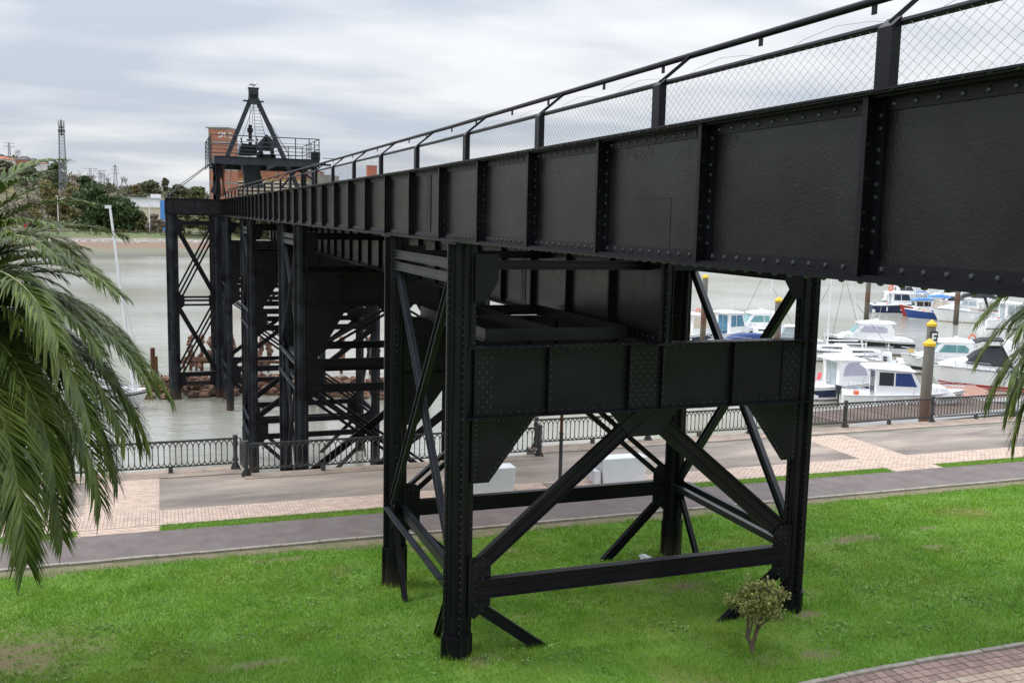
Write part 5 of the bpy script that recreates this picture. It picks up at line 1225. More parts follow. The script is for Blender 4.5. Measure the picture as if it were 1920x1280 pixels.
s.cab('deck_house',[(-3.0,.9),(-1.1,.9),(-1.0,2.5),(-3.0,2.5)],1.0,.95,'cream'); s.o('door',MB().box(-2.5,-1.8,-1.03,-.97,1.0,2.2),'antifoul'); s.ring(-1.3,-1.08,1.7,.3); s.cab('bimini',[(-3.3,3.0),(-.2,3.1),(.1,2.9),(-.3,3.3),(-2.0,3.45),(-3.3,3.2)],1.1,.9,'sky_blue'); s.o('bimini_frame',MB().tube([(-3.2,-1,1),(-3.2,-1,3.1)],.03,5).tube([(-.2,-1,1.1),(-.2,-1,3.1)],.03,5),'steel')
for q in range(5): s.o('deck_gear',MB().box(-.4+.55*q,-.05+.55*q,-.8+.15*(q%3),-.2+.15*(q%2),1.05,1.25+.12*(q%3)),'cream')
s.o('fish_tub',MB().cyl((1.9,.3),.4,1.1,1.5,10),'mastw')
s=cruiser('motor_cruiser','white cabin cruiser with a black windscreen, just behind the blue fishing boat',1783,588,8.4,3.0,False,.2,'glass','glass',None,rack=False,k=1.0,mast=0)
# white sport boat with grey bimini
s=Boat('sports_cruiser','white sports boat with a raised grey bimini top, rightmost big boat of the far row',1808,604,10.2,3.3,False,.16); s.hull(1.35,1.75,'white','cream',(.02,.10),'antifoul'); s.xm=1
s.cab('coachroof',[(-.6,1.55),(4.2,1.8),(2.9,2.15),(1.2,2.4),(-.6,2.35)],1.3,.9); s.cab('windscreen_frame',[(-1.8,2.0),(1.6,2.3),(.3,3.05),(-1.6,3.0)],1.3,1.0,'white',bevel=.02); s.win([(-1.5,2.25),(-.2,2.3),(-.25,2.9),(-1.35,2.88)],'curtain'); s.win([(-.1,2.3),(1.15,2.38),(.25,2.92),(-.15,2.9)],'curtain'); s.screen((1.5,2.36),(.38,3.0),'curtain',3)
s.cab('bimini',[(-4.6,3.25),(-2.5,3.55),(.2,3.45),(.9,3.0),(.5,3.75),(-1.2,4.1),(-3.4,4.0),(-4.7,3.5)],1.35,1.1,'canvas'); s.o('bimini_strut',MB().prism([(-3.2,-1.35,3.4),(-2.7,-1.35,3.5),(-3.6,-1.45,1.6),(-3.9,-1.45,1.6)],(0,1,0),.05),'canvas'); s.o('port_window',MB().prism([(.2,-1.56,1.62),(2.6,-1.35,1.85),(1.9,-1.42,2.0),(.9,-1.5,1.98)],(0,1,0),.06),'canvas'); s.fender(.42,-1); s.fender(.28,-1); s.fender(.42,1); s.fender(.28,1); s.rails(.5,.5)
s=pilothouse('white boat with stern ladder and curtained doors, beside the right palm fronds',1893,616,8.6,3.0,True,.5,'white',None,'curtain','curtain',1.15,.2,hh=(1.15,1.6),side='two'); s.o('boarding_ladder',MB().tube([(-4.35,-.7,.1),(-4.35,-.7,1.4)],.03,5).tube([(-4.35,-.3,.1),(-4.35,-.3,1.4)],.03,5).tube([(-4.35,-.7,.4),(-4.35,-.3,.4)],.025,4).tube([(-4.35,-.7,.75),(-4.35,-.3,.75)],.025,4).tube([(-4.35,-.7,1.1),(-4.35,-.3,1.1)],.025,4),'steel')
for i,(px_,py_,lb,hc) in enumerate(((1700,566,'white cabin boat in the back row behind the red fishing boat, roof only showing',None),(1775,570,'white boat in the back row behind the black windscreened cruiser',None),(1835,582,'white cruiser in the back row behind the grey bimini',None))): cruiser('motor_cruiser',lb,px_,py_,8.6,3,i%2==0,.2,'glass','curtain',hc,rack=True,k=1.0)
# boats seen through the tower
s=cruiser('motor_cruiser','white motor cruiser with turquoise windows, above the navy tarpaulin in the tower opening',1415,636,9.4,3.2,False,.35,'teal','teal',None,k=1.05,mast=2.4); s.o('pulpit_pad',MB().tube([(2.4,-.9,2.25),(2.9,-.5,2.35),(3.0,0,2.38),(2.9,.5,2.35),(2.4,.9,2.25)],.10,6),'canvas')
for dx in (-.6,.5): s.whip(-1.2,dx,3.0,3.0,(4.2,0),.025,'mastw','outrigger')
s=pilothouse('white boat with tall blue windows, next to the left diagonal in the tower opening',1370,640,8.8,3.0,True,.9,'white',None,'blueglass','blueglass',1.2,-.2,side='two'); s.ring(-3.9,-.6,1.3); s.whip(-.5,-.3,3.3,5.5,(-1.0,0)); s.whip(.2,.3,3.3,4.6)
s=pilothouse('white boat with brown curtained door at the left of the opening in the near tower',1303,644,8.0,2.9,True,.7,'white','navy','cream','antifoul',1.15,0,side='two'); s.ring(0,-.3,3.3); 
s=Boat('open_boat','white open boat under a navy blue tarpaulin, nearest in the tower opening',1393,668,8.6,2.9,False,.35); s.hull(1.15,1.6,'white','navy',(.02,.28)); s.cab('tarpaulin',[(-2.2,1.3),(2.2,1.5),(1.3,1.95),(.2,2.15),(-1.8,2.2),(-2.3,1.9)],1.25,.8,'navycanvas',bevel=.15); s.rails(.45,.6); s.whip(-2.4,.5,1.2,7.0,(.7,0),.035,'mastw','mast')
s=Boat('sailing_dinghy','white boat with a pale spray screen just left of the right near tower leg',1490,655,6.5,2.5,False,.1); s.hull(1.0,1.25,'white',None); s.cab('spray_screen',[(-1.6,1.1),(2.0,1.2),(1.3,2.3),(-1.5,2.35)],1.0,.85,'curtain',bevel=.03); s.cab('roof',[(-1.7,2.33),(1.4,2.28),(1.3,2.42),(-1.6,2.5)],1.0,.95); s.rails(.45,.5)
# masts of yachts
def yacht(label,px,py,mh,L=9,right=True,turn=0,lean=(0,0),pos=None,stay=True):
    s=Boat('sailing_yacht',label,px,py,L,L*.31,right,turn,'sailing yachts in the marina',pos,'yacht'); s.hull(.9,1.2,'white','navy',(.8,.9)); s.cab('coachroof',[(-1.8,.9),(2.4,1.1),(1.9,1.4),(-1.8,1.5)],.85,.65); s.win([(-1.2,1.18),(1.3,1.22),(1.1,1.36),(-1.2,1.36)])
    t=(.4+lean[0],lean[1],mh); s.o('mast',MB().tube([(.4,0,.9),t],.10,8,True,.075),'mastw',smooth=True); s.o('masthead',MB().box(t[0]-.25,t[0]+.1,t[1]-.08,t[1]+.08,mh-.05,mh+.1),'mastw')
    if stay: s.o('stay',MB().tube([(L/2-.2,0,1.2),(.4+lean[0]*.62,lean[1]*.6,mh*.62)],.02,4).tube([(-L/2+.2,0,1.0),t],.018,4),'wire')
    s.o('boom',MB().tube([(.4,0,1.9),(-3.0,0,1.9)],.06,6),'mastw'); s.rails(.5,.5); return s
lm=at_d(206,388,72); lb_=at_d(185,640,72)
s=yacht('white sailing yacht left of the pier, only its leaning mast showing above the palm',0,0,1,7,True,0,(0,0),(lb_.x,lb_.y,WZ)); 
for c in list(s.r.children):
    if c.name.split('.')[0] in ('mast','stay','masthead'): bpy.data.objects.remove(c)
iv=s.r.matrix_basis.inverted(); tp=iv@Vector((lm.x,lm.y,lm.z)); s.o('mast',MB().tube([(2.4,0,.9),tp],.11,8,True,.085),'mastw',smooth=True); mid=Vector((2.4,0,.9)).lerp(tp,.6); s.o('forestay',MB().tube([mid,(3.4,0,1.2)],.02,5).tube([mid,(3.3,2.2,.9)],.03,4),'mastw'); s.o('masthead',MB().box(tp[0]-.35,tp[0]+.1,tp[1]-.1,tp[1]+.1,tp[2]-.1,tp[2]+.1),'mastw')
yacht('slim masted sailing yacht right beside the right near tower leg',1556,676,11.5,8,False,.3)
yacht('sailing yacht whose mast leans left across the large black banded cruiser',1612,684,9.3,7.5,True,.4,(-2.4,0))
yacht('sailing yacht with a thin bare mast seen through the tower opening',1436,640,9.5,8,True,.2)
# small gear on decks: fenders, coiled lines, boxes
def clutter(root,L,B,h,seed):
    rs=random.Random(seed)
    for k in range(5):
        x=rs.uniform(-L*.45,L*.38); y=rs.choice((-1,1))*rs.uniform(B*.18,B*.3); c=rs.choice(('mastw','navycanvas','cream','canvas','orange','steel')); s_=rs.uniform(.12,.28)
        obj('deck_gear',MB().box(x-s_,x+s_,y-s_*.7,y+s_*.7,h,h+s_*1.1),M[c],root,bevel=.03)
    obj('cleat_line',MB().tube([(L*.38,-B*.2,h+.2),(L*.47,-B*.05,h+.25),(L*.56,.1,h*.5)],.02,4).tube([(-L*.45,B*.4,h),(-L*.55,B*.5,h*.4)],.02,4),M['canvas'],root)
for o_ in [o for o in col.objects if o.type=='EMPTY' and o.get('category') in ('boat','yacht') and o.scale.z>1.1]:
    hl=[c for c in o_.children if c.name.startswith('hull')][0]; xs=[v.co.x for v in hl.data.vertices]; ys=[v.co.y for v in hl.data.vertices]; zs=[v.co.z for v in hl.data.vertices if v.co.x<min(xs)+1]
    clutter(o_,max(xs)-min(xs),max(ys)-min(ys),max(zs),len(o_.name)+int(o_.location.x))
# ---- piles and pontoons
def pile(px,ptop,D,dia,label,sign=False,cap=True):
    t=at_d(px,ptop,D); r=thing('mooring_pile',label,'pile',(t.x,t.y,WZ),group='tall steel mooring piles with yellow caps' if cap else 'rusty mooring piles without caps'); h=t.z-WZ
    obj('shaft',MB().cyl((0,0),dia/2,-1.5,h-.4,24),M['pile'],r,smooth=True)
    if cap: obj('cap',MB().cyl((0,0),dia/2+.05,h-.46,h-.29,24).cyl((0,0),dia/2+.05,h-.29,h,24,.03),M['yellow'],r)
    if sign:
        v=Vector((CAM.x-t.x,CAM.y-t.y,0)).normalized(); side=Vector((-v.y,v.x,0)); n=(v*.75+side*.66).normalized(); a=math.atan2(n.y,n.x); c=n*(dia/2+.01)
        w=.62; H=.92; zc=h-1.25
        def pl(u,z,o): q=c+n*o+Vector((-n.y,n.x,0))*u; return (q.x,q.y,zc+z)
        b=MB().poly([]) if False else MB(); b.prism([pl(-w/2,-H/2,0),pl(w/2,-H/2,0),pl(w/2,H/2,0),pl(-w/2,H/2,0)],n,.02); obj('sign_plate',b,M['black_sign'],r)
        for u0,u1,z0,z1 in ((-.2,-.05,-.34,.34),(-.05,.22,.21,.34),(-.05,.16,-.06,.07),(-.05,.22,-.34,-.21)):
            b=MB(); b.prism([pl(u0,z0,.02),pl(u1,z0,.02),pl(u1,z1,.02),pl(u0,z1,.02)],n,.02); obj('letter',b,M['letter'],r)
pile(1744,634,57,.62,'nearest yellow capped mooring pile, rising in front of the E pile'); pile(1748,599,66,.58,'mooring pile with a yellow cap and a black plate with a white letter E',sign=True)
pile(1323,514,112,.66,'yellow capped mooring pile at the left of the tower opening'); pile(1461,556,88,.66,'yellow capped mooring pile behind the slanting brace right in the tower opening')
pile(1630,512,150,.75,'rusty mooring pile at the left end of the far row of boats',cap=False); pile(1797,540,152,.8,'rusty mooring pile between the blue covers and the grey bimini',cap=False)
def pontoon(label,p0,p1,p2,p3,m,pl,z=-6.35,group=None,fascia=True):
    c=(p0+p1+p2+p3)/4; a=math.atan2(p1.y-p0.y,p1.x-p0.x); L=(p1-p0).length; W=max(1.2,(p3-p0).length); r=thing('pontoon',label,'pontoon',(p0.x,p0.y,z),a)
    n=int(L/pl); me=MB().box(.008,pl-.008,.0,W,-.02,.03).mesh('plank',M[m]); J=MB()
    for i in range(n):
        if i<295: link('plank',me,r,(i*pl,0,random.uniform(-.004,.004)))
        else: J.box(i*pl+.008,i*pl+pl-.008,0,W,-.02,.03)
    if J.f: obj('planks',J,M[m],r,kind='stuff')
    obj('float',MB().box(0,L,.1,W-.1,-.75,-.03),M['quay'],r)
    if fascia: obj('fascia',MB().box(0,L,-.06,-.001,-.28,.06),M['mastw'],r); obj('fascia',MB().box(0,L,W+.001,W+.06,-.28,.06),M['mastw'],r)
    return r
z=-6.35
pontoon('dark planked pontoon just beyond the promenade railing, with white edging',at_z(1592,797,z),at_z(1915,765,z),at_z(1915,742,z),at_z(1570,773,z),'plank',.22)
pontoon('red brown planked pontoon between the fishing cruiser and the sports cruiser',at_z(1775,745,z),at_z(1900,747,z),at_z(1900,735,z),at_z(1800,727,z),'redplank',.22)
a=at_z(1700,741,z); pontoon('red brown pontoon in the tower opening, behind the diagonal brace',at_z(1280,668,z),at_z(1350,652,z),at_z(1345,640,z),at_z(1275,655,z),'redplank',.25)
pontoon('long red brown walkway pontoon of the far row of boats',at_z(1640,577,z),at_z(1960,596,z),at_z(1960,590,z),at_z(1640,572,z),'redplank',.3)
# mooring line
m0=at_z(1700,650,-5.9); m1=at_d(1742,664,66)
tag(obj('mooring_line',MB().tube([m0.lerp(m1,t)-Vector((0,0,.8*math.sin(PI*t))) for t in np.linspace(0,1,9)],.03,5),M['canvas']),'dark mooring line sagging from the large cruiser to the E pile','rope')
# ---- rusted slag and old pile stumps around the pier head
def rock(b,c,r,seed,sq=.7):
    bm=bmesh.new(); bmesh.ops.create_icosphere(bm,subdivisions=2,radius=1); k=len(b.v)
    for v in bm.verts:
        q=1+.55*noise.noise(v.co*1.7+Vector((seed*7.1,seed,0)))+.45*noise.noise(v.co*4+Vector((seed,3,seed))); w=v.co*q; b.v.append((c[0]+w.x*r,c[1]+w.y*r,c[2]+w.z*r*sq))
    b.f+=[tuple(k+v.index for v in f.verts) for f in bm.faces]; bm.free()
b=MB(); rs=random.Random(3)
for i in range(480):
    x=rs.uniform(-6.3,16); y=rs.uniform(75.5,83) - max(0,x-3)*.45; env=max(0,1-((y-79+max(0,x-3)*.45)/4.2)**2); r_=rs.uniform(.16,.55); rock(b,(x,y,-7.15+env*1.25*rs.uniform(.3,1)),r_,i,.75)
tag(obj('slag_bank',b,M['slag']),'bank of rust red slag rocks in the water around the pier head legs','rocks',kind='stuff')
b=MB()
for i in range(130):
    x=rs.uniform(.5,8.5); y=rs.uniform(32,38); rock(b,(x,y,-7.0+.6*rs.random()),rs.uniform(.25,.85),i+500,.65)
tag(obj('foreshore_rocks',b,M['slag']),'rust red rocks breaking the water between the legs of the second tower','rocks',kind='stuff')
b=MB()
for i in range(260):
    x=rs.uniform(-12,40); rock(b,(x,27.6+rs.random()*1.6,-7.1+.4*rs.random()),rs.uniform(.25,.7),i+900,.7)
tag(obj('quay_rocks',b,M['rock']),'dark rubble at the foot of the quay wall','rocks',kind='stuff')
SL_=['leftmost and stoutest rusty pile stump, left of the wing leg','second rusty stump from the left, left of the wing leg','thin bare stump, third from the left beside the wing leg','thin bare stump touching the left wing leg','thin bare stump just inside the left wing leg','slag-crusted stump left of centre between the wing legs','thickest slag-crusted stump in the middle between the wing legs','slag-crusted stump nearest the right wing leg','left of three crusted stumps between second and third tower','middle of three crusted stumps between second and third tower','right of three crusted stumps between second and third tower','thin crusted stump just right of the right wing leg','crusted stump seen through the bracing of the second tower','crusted stump near the far leg of the second tower','stout crusted stump left of the nearest tower leg','low thin stump behind the wing bracing, left','low thin stump behind the wing bracing, centre']
def stump(px,pt,pb,D,w,label,lump=True):
    t=at_d(px,pt,D); h=t.z-WZ; r=thing('pile_stump',label,'pile',(t.x,t.y,WZ),group='corroded old pile stumps by the pier head'); obj('shaft',MB().cyl((0,0),w/2,-1,h,8,w*.4),M['rust'],r)
    if lump:
        q=MB(); rr=random.Random(int(px*7))
        for k in range(12): rock(q,(rr.uniform(-.2,.2),rr.uniform(-.2,.2),.5+k*.25),rr.uniform(.12,.27),px+k,1.3)
        obj('encrustation',q,M['slag'],r,kind='stuff')
for i,(px_,pt_,w_,lp) in enumerate(((286,652,.5,False),(292,668,.4,False),(297,702,.25,False),(303,703,.25,False),(310,704,.25,False),(357,664,.3,True),(378,663,.35,True),(396,662,.3,True),(482,659,.2,True),(489,658,.2,True),(503,658,.2,True),(436,668,.2,True),(640,650,.3,True),(694,668,.3,True),(709,658,.45,True),(345,676,.25,False),(368,680,.25,False))):
    stump(px_,pt_,740,92 if i>4 else 86,w_,SL_[i],lp)
bm_=MB(); a=at_d(345,672,92); c=at_d(515,674,92); bm_.obox(a,c,.35,.4,(0,0,1)); c2=at_d(720,684,92); bm_.obox((a.x,a.y+1.5,a.z-.3),(c2.x,c2.y,c2.z),.3,.3,(0,0,1))
a=at_d(340,676,93)
for k in range(26): rock(bm_,(a.x+k*.24,a.y,a.z-.1),.3,k*3.1,.7)
tag(obj('rusted_beam',bm_,M['slag']),'collapsed rusty beams lying across the old stumps behind the pier head legs','beam')
# ------------------------------------------------------------------ vegetation
M['palm']=mat('palm_leaflet',(.048,.085,.013),.42,base2=(.13,.17,.028),scale=1.5,spec=.35,trans=.22,island=.35)
M['palm2']=mat('old_palm_leaflet',(.09,.10,.03),.55,base2=(.14,.14,.05),scale=2,spec=.3,trans=.2,island=.35)
M['rachis']=mat('palm_rachis',(.22,.19,.05),.5,base2=(.16,.17,.05),scale=6)
M['bark']=mat('palm_trunk_bark',(.12,.085,.055),.95,base2=(.06,.045,.03),scale=8,bump=.03,bscale=12)
M['twig']=mat('grey_brown_bark',(.16,.115,.08),.9,base2=(.10,.075,.055),scale=12,bump=.004,bscale=60)
def frond(parent,az,e0,L,droop,rs,m='palm',side=0,twist=0):
    N=26; P=[Vector((0,0,0))]; e=e0; d=Vector((math.cos(az),math.sin(az),0)); perp=Vector((-d.y,d.x,0)); T=[]
    for i in range(N):
        s=(i+.5)/N; e=e0-droop*(s**1.25); el=max(e,-R(88)); t=d*math.cos(el)+Vector((0,0,math.sin(el)))+perp*side*s*.35; t.normalize(); P.append(P[-1]+t*(L/N)); T.append(t)
    T.append(T[-1]); b=MB(); b.tube(P[:14],.030,5,False,.015); b.tube(P[13:],.015,4,False,.004); 
    V=[];F=[]; n=int(L*30)
    for j in range(n):
        s=.13+.87*(j+.5)/n; k=min(N-1,int(s*N)); f=s*N-k; p=P[k].lerp(P[k+1],f); t=T[k]; 
        up=(perp.cross(t)); up=up if up.z>0 else -up; 
        l=(.60*(math.sin(PI*min(1,(s*.80+.12)))**.7)+.10)*L/4.4
        for sg in (-1,1):
            a=R(52)-R(28)*s+rs.gauss(0,.07); v=R(28)*(1-.9*s)+rs.gauss(0,.16); tw=perp*math.cos(twist)+up*math.sin(twist)
            dr=(t*math.cos(a)+(tw*sg*math.cos(v)+up*math.sin(v))*math.sin(a)).normalized(); ll=l*rs.uniform(.82,1.1)
            q1=p+dr*ll*.5; q2=p+dr*ll+Vector((0,0,-1))*ll*(.16+.22*rs.random()); w=(dr.cross(Vector((0,0,1))+up*.6)).normalized()*(.0165+.005*rs.random())
            k0=len(V); V+=[p-w*.6,p+w*.6,q1+w,q1-w,q2]; F+=[(k0,k0+1,k0+2,k0+3),(k0+3,k0+2,k0+4,k0+4)]
    o=link('frond',None or MBf(V,F,m),parent); 
    link('rachis',b.mesh('rachis',M['rachis']),o); return o
def MBf(V,F,m):
    b=MB(); b.v=[tuple(v) for v in V]; b.f=[tuple(dict.fromkeys(f)) for f in F]; return b.mesh('frond',M[m] if isinstance(m,str) else m)
def palm(x,y,z,label,seed,fr,nrand=34,back=(0,2*PI),scale=1.0):
    rs=random.Random(seed); r=thing('palm_tree',label,'palm tree',(x,y,lawn_z(x,y))); z0=lawn_z(x,y); h=z-z0
    b=MB(); n=14; zz=np.linspace(0,h-.25,40)
    pts=[]
    for i,q in enumerate(zz):
        rr=.30+(.05 if i%2 else 0)+(.10 if q<.4 else 0)+(.12*max(0,1-abs(q-(h-.7))/.8)); pts.append((q,rr))
    for q,rr in pts:
        for j in range(n): a=2*PI*j/n+q*3; w=rr*(1+.06*math.sin(j*3+q*9)); b.v.append((w*math.cos(a),w*math.sin(a),q))
    for i in range(len(pts)-1):
        for j in range(n): a=i*n+j; c=i*n+(j+1)%n; b.f.append((a,c,c+n,a+n))
    obj('trunk',b,M['bark'],r)
    cr_=bpy.data.objects.new('crown',None); col.objects.link(cr_); cr_.parent=r; cr_.location=(0,0,h)
    for (az,e0,L,dr,sd) in fr: frond(cr_,R(az),R(e0),L*(.70 if (-36<=az<=21 and 24<=e0<=64) else .84 if -36<=az<=21 else .93 if az>-60 and az<30 else 1),R(dr),rs,'palm',sd)
    for i in range(nrand):
        az=rs.uniform(*back); k=rs.random(); frond(cr_,az,R(78-95*k),rs.uniform(3.7,4.5)*scale,R(70+35*rs.random()+20*k),rs,'palm',rs.uniform(-.4,.4))
    for i in range(9): frond(cr_,rs.uniform(0,2*PI),R(-30-20*rs.random()),rs.uniform(3.0,3.8)*scale,R(50),rs,'palm2',rs.uniform(-.3,.3))
    b=MB(); 
    for i in range(46):
        a=rs.uniform(0,2*PI); q=h-.25-rs.random()*1.1; b.obox((.28*math.cos(a),.28*math.sin(a),q),(.52*math.cos(a),.52*math.sin(a),q+.32),.09,.04,(0,0,1))
    obj('leaf_base',b,M['bark'],r,kind='stuff')
# azimuth from +x anticlockwise; screen right is about -20 degrees
F1=[(-25,62,3.5,80,.1),(-12,52,3.8,80,0),(3,60,3.6,78,0),(14,46,3.9,82,.1),(-38,44,4.0,82,-.1),(-3,40,4.2,80,0),(-52,55,3.8,84,0),(-60,36,4.3,84,0),(-45,62,3.4,76,0),(32,56,3.6,80,0),(-18,26,4.4,80,0),(-28,30,4.3,80,0),(-20,84,3.4,70,0),(2,80,3.5,72,.1),(-42,80,3.3,76,0),(22,84,3.2,70,0),(-10,74,3.7,82,-.2),(-15,66,2.8,100,0),(-5,58,3.0,96,.2),(8,50,3.0,96,0),(-30,52,3.1,96,-.2),(-24,34,3.9,82,0),(-8,26,4.5,84,.1),(6,26,3.8,84,.2),(20,34,3.3,92,.1),(-40,30,3.9,86,-.2),(-30,20,4.7,80,0),(-17,14,4.8,78,0),(-3,12,4.4,80,.2),(12,18,4.0,84,.2),(-48,16,4.5,84,-.2),(-34,6,4.8,80,0),(-21,2,4.9,78,0),(-8,-2,4.7,80,0),(5,2,4.2,82,.1),(-55,2,4.6,82,-.1),(-42,-7,4.8,76,0),(-28,-10,4.9,72,0),(-13,-14,4.6,72,0),(-64,-10,4.8,74,0),(-74,0,4.8,82,0),(-88,2,5.6,88,0),(-66,-4,5.2,82,0),(-82,14,4.6,90,0),(-50,-19,4.8,66,0),(-36,-24,4.5,62,0),(60,50,4.3,95,0),(90,60,4.3,95,0)]
palm(-7.98,11.3,6.28,'large date palm at the left edge, its drooping fronds hanging over the promenade and lawn',11,F1,24,(R(50),R(245)))
F2=[(172,50,4.4,88,0),(153,36,4.7,90,.1),(142,14,4.7,92,0),(162,24,4.6,94,0),(150,4,4.7,90,0),(160,60,4.5,88,0),(150,44,4.6,90,0),(165,34,4.5,92,0),(140,26,4.6,94,0),(155,16,4.5,94,0),(168,6,4.4,92,0),(146,0,4.5,90,0),(158,-10,4.5,84,0),(135,8,4.5,92,0),(172,20,4.4,92,0),(150,-20,4.4,74,0)]
palm(12.15,5.0,6.7,'date palm at the right edge, only the tips of its left fronds in view',5,F2,30,(R(-100),R(200)))
# ---- leaf clumps
def leaves(C,Rr,n,size,rs,squash=1,shell=.55,flat=.0):
    "C (k,3) clump centres, Rr (k,3) radii, n leaves each"
    k=len(C); C=np.repeat(C,n,0); Rr=np.repeat(Rr,n,0); N=len(C)
    d=rs.normal(size=(N,3)); d/=np.linalg.norm(d,axis=1)[:,None]; rad=shell+(1-shell)*rs.random(N)**.7; p=C+d*Rr*rad[:,None]
    a=rs.normal(size=(N,3)); a/=np.linalg.norm(a,axis=1)[:,None]; c=np.cross(a,rs.normal(size=(N,3))); c/=np.linalg.norm(c,axis=1)[:,None]; s=(size*rs.uniform(.6,1.3,N))[:,None]
    V=np.stack([p-a*s*.5,p+c*s*.32,p+a*s*.5,p-c*s*.32],1).reshape(-1,3); F=np.arange(4*N).reshape(-1,4); return V,F
nr=np.random.RandomState(4)
def leafmat(n,a,b,isl=.5,rough=.7): return mat(n,a,rough,base2=b,scale=.25,trans=.15,island=isl)
M['conifer']=leafmat('dark_evergreen_foliage',(.035,.07,.02),(.09,.13,.04)); M['oak']=leafmat('olive_foliage',(.10,.115,.04),(.16,.16,.065)); M['brownwood']=leafmat('bare_brown_twigs',(.24,.20,.15),(.33,.28,.21)); M['darkwood']=leafmat('dark_wood_foliage',(.085,.095,.05),(.15,.155,.08)); M['yellowwood']=leafmat('yellow_brown_foliage',(.23,.19,.075),(.18,.165,.07))
def tree(name,label,px,pbase,D,wpx,hpx,m,n=26,leaf=.9,nl=70,seed=0,group=None,lobes=None,shell=.4,bot=-.02):
    b_=at_d(px,pbase,D); s=D/1800.8; w=wpx*s; h=hpx*s; z0=land_z(b_.x,b_.y); r=thing(name,label,'tree',(b_.x,b_.y,b_.z),group=group); rs=np.random.RandomState(seed)
    t=MB(); t.tube([(0,0,min(-1,z0-b_.z)-1),(0,0,h*.25),(w*.03,0,h*.6)],w*.03+.12,8,True,.08)
    for k in range(6): a=rs.rand()*6.28; t.tube([(0,0,h*(.12+.07*k)),(w*.28*math.cos(a),w*.28*math.sin(a),h*(.3+.09*k))],.16,5,True,.05)
    obj('trunk',t,M['twig'],r)
    C=[];Q=[]
    for i in range(n):
        u=rs.rand(); zz=h*(bot+(.92-bot)*u); prof=math.sin(PI*min(1,.12+.86*u))**.6; a=rs.rand()*6.28; q=rs.rand()**.5; 
        C.append((w*.40*prof*q*math.cos(a),w*.40*prof*q*math.sin(a),zz)); Q.append((w*.15*rs.uniform(.7,1.3),)*2+(h*.10*rs.uniform(.7,1.3),))
    if lobes:
        C=[(w*(c[0]/w*.55+lobes[i%2][0]),c[1]*.7,c[2]*lobes[i%2][1]) for i,c in enumerate(C)]
    V,F=leaves(np.array(C),np.array(Q),nl,leaf,rs,shell=shell); link('crown',npmesh('crown',V,F,M[m]),r); return r
tree('evergreen_tree','big dark green evergreen tree with two lobes, beside the far road left of the warehouse',200,434,432,118,88,'conifer',110,1.7,150,1,lobes=((-.18,1.0),(.22,.70)),bot=.04)
for i,(px_,pb_,D_,w_,h_,m_,lb) in enumerate(((12,352,500,46,50,'darkwood','round dark green tree at the left edge below the terracotta roofs'),(92,432,455,62,96,'yellowwood','tall yellow brown willow left of the lamp post on the far shore'),(133,434,470,56,92,'yellowwood','tall yellow green bush just left of the big evergreen'),(266,436,435,36,38,'oak','olive bush at the foot of the right lamp post'),(292,434,432,40,32,'brownwood','brown leafless bush in front of the warehouse end'),(345,425,428,60,26,'oak','low olive bush seen under the wing beam, left'),(385,428,428,50,26,'oak','low olive bush seen under the wing beam, right'),(250,392,500,26,26,'darkwood','small dark tree behind the warehouse roof'),(285,368,640,50,30,'darkwood','dark rounded tree on the ridge above the warehouse'),(335,376,620,46,30,'darkwood','dark rounded tree on the ridge above the wing beam'),(372,380,600,50,30,'oak','olive ridge tree next to the brick tower'),(255,362,700,22,16,'yellowwood','small orange brown tree on the ridge, left of centre'),(310,356,720,16,22,'darkwood','slim dark tree standing above the ridge line'),(440,436,440,70,44,'oak','olive tree under the girder behind the pier legs'),(500,440,440,90,42,'darkwood','dark green bush under the girder between the towers'),(60,430,460,50,60,'brownwood','brown leafless tree behind the palm tips'),(110,350,640,50,46,'conifer','dark evergreen tree at the foot of the antenna mast'),(50,345,600,60,40,'darkwood','dark tree below the hill houses'),(158,356,640,34,26,'conifer','small evergreen right of the antenna mast'))):
    tree('broadleaf_tree' if m_!='conifer' else 'evergreen_tree',lb,px_,pb_,D_,w_,h_,m_,26,1.6,80,10+i)
# leafless trees on the ridge
def bare_tree(px,pbase,D,hpx,label,seed):
    b_=at_d(px,pbase,D); h=hpx*D/1800.8; r=thing('bare_tree',label,'tree',tuple(b_),group='leafless trees along the ridge'); rs=random.Random(seed); t=MB(); tw=MB()
    t.tube([(0,0,-3),(0,0,h*.35)],.22,6,False,.16)
    def br(p,d,l,rr,k):
        q=p+d*l; (t if k<2 else tw).tube([p,q],rr,4 if k<2 else 3,False,rr*.55)
        if k<4:
            for _ in range(3 if k<3 else 2): br(p.lerp(q,rs.uniform(.55,1)),(d+Vector((rs.gauss(0,.42),rs.gauss(0,.42),rs.gauss(.08,.15)))).normalized(),l*rs.uniform(.55,.8),rr*.6,k+1)
    for _ in range(4): br(Vector((0,0,h*rs.uniform(.15,.35))),Vector((rs.gauss(0,.35),rs.gauss(0,.35),1)).normalized(),h*.28,.15,0)
    obj('trunk',t,M['twig'],r); obj('twigs',tw,M['twig'],r)
for i,(px_,h_) in enumerate(((129,30),(140,30),(148,34),(158,27),(166,30),(176,28),(196,34),(228,24),(236,20),(33,20),(206,24))):
    bare_tree(px_,352 if px_>60 else 298,760,h_,'leafless tree on the ridge, %s'%('just right of the antenna mast','second from the antenna mast','tallest near the small pylon','low, behind the small pylon','thin, between the two V topped pylons','left of the V topped pylon','right of the V topped pylon','spreading, right of the larger pylon','rightmost, small and spreading','beside the slate roofed house','between the V topped and the larger pylon')[i],i)
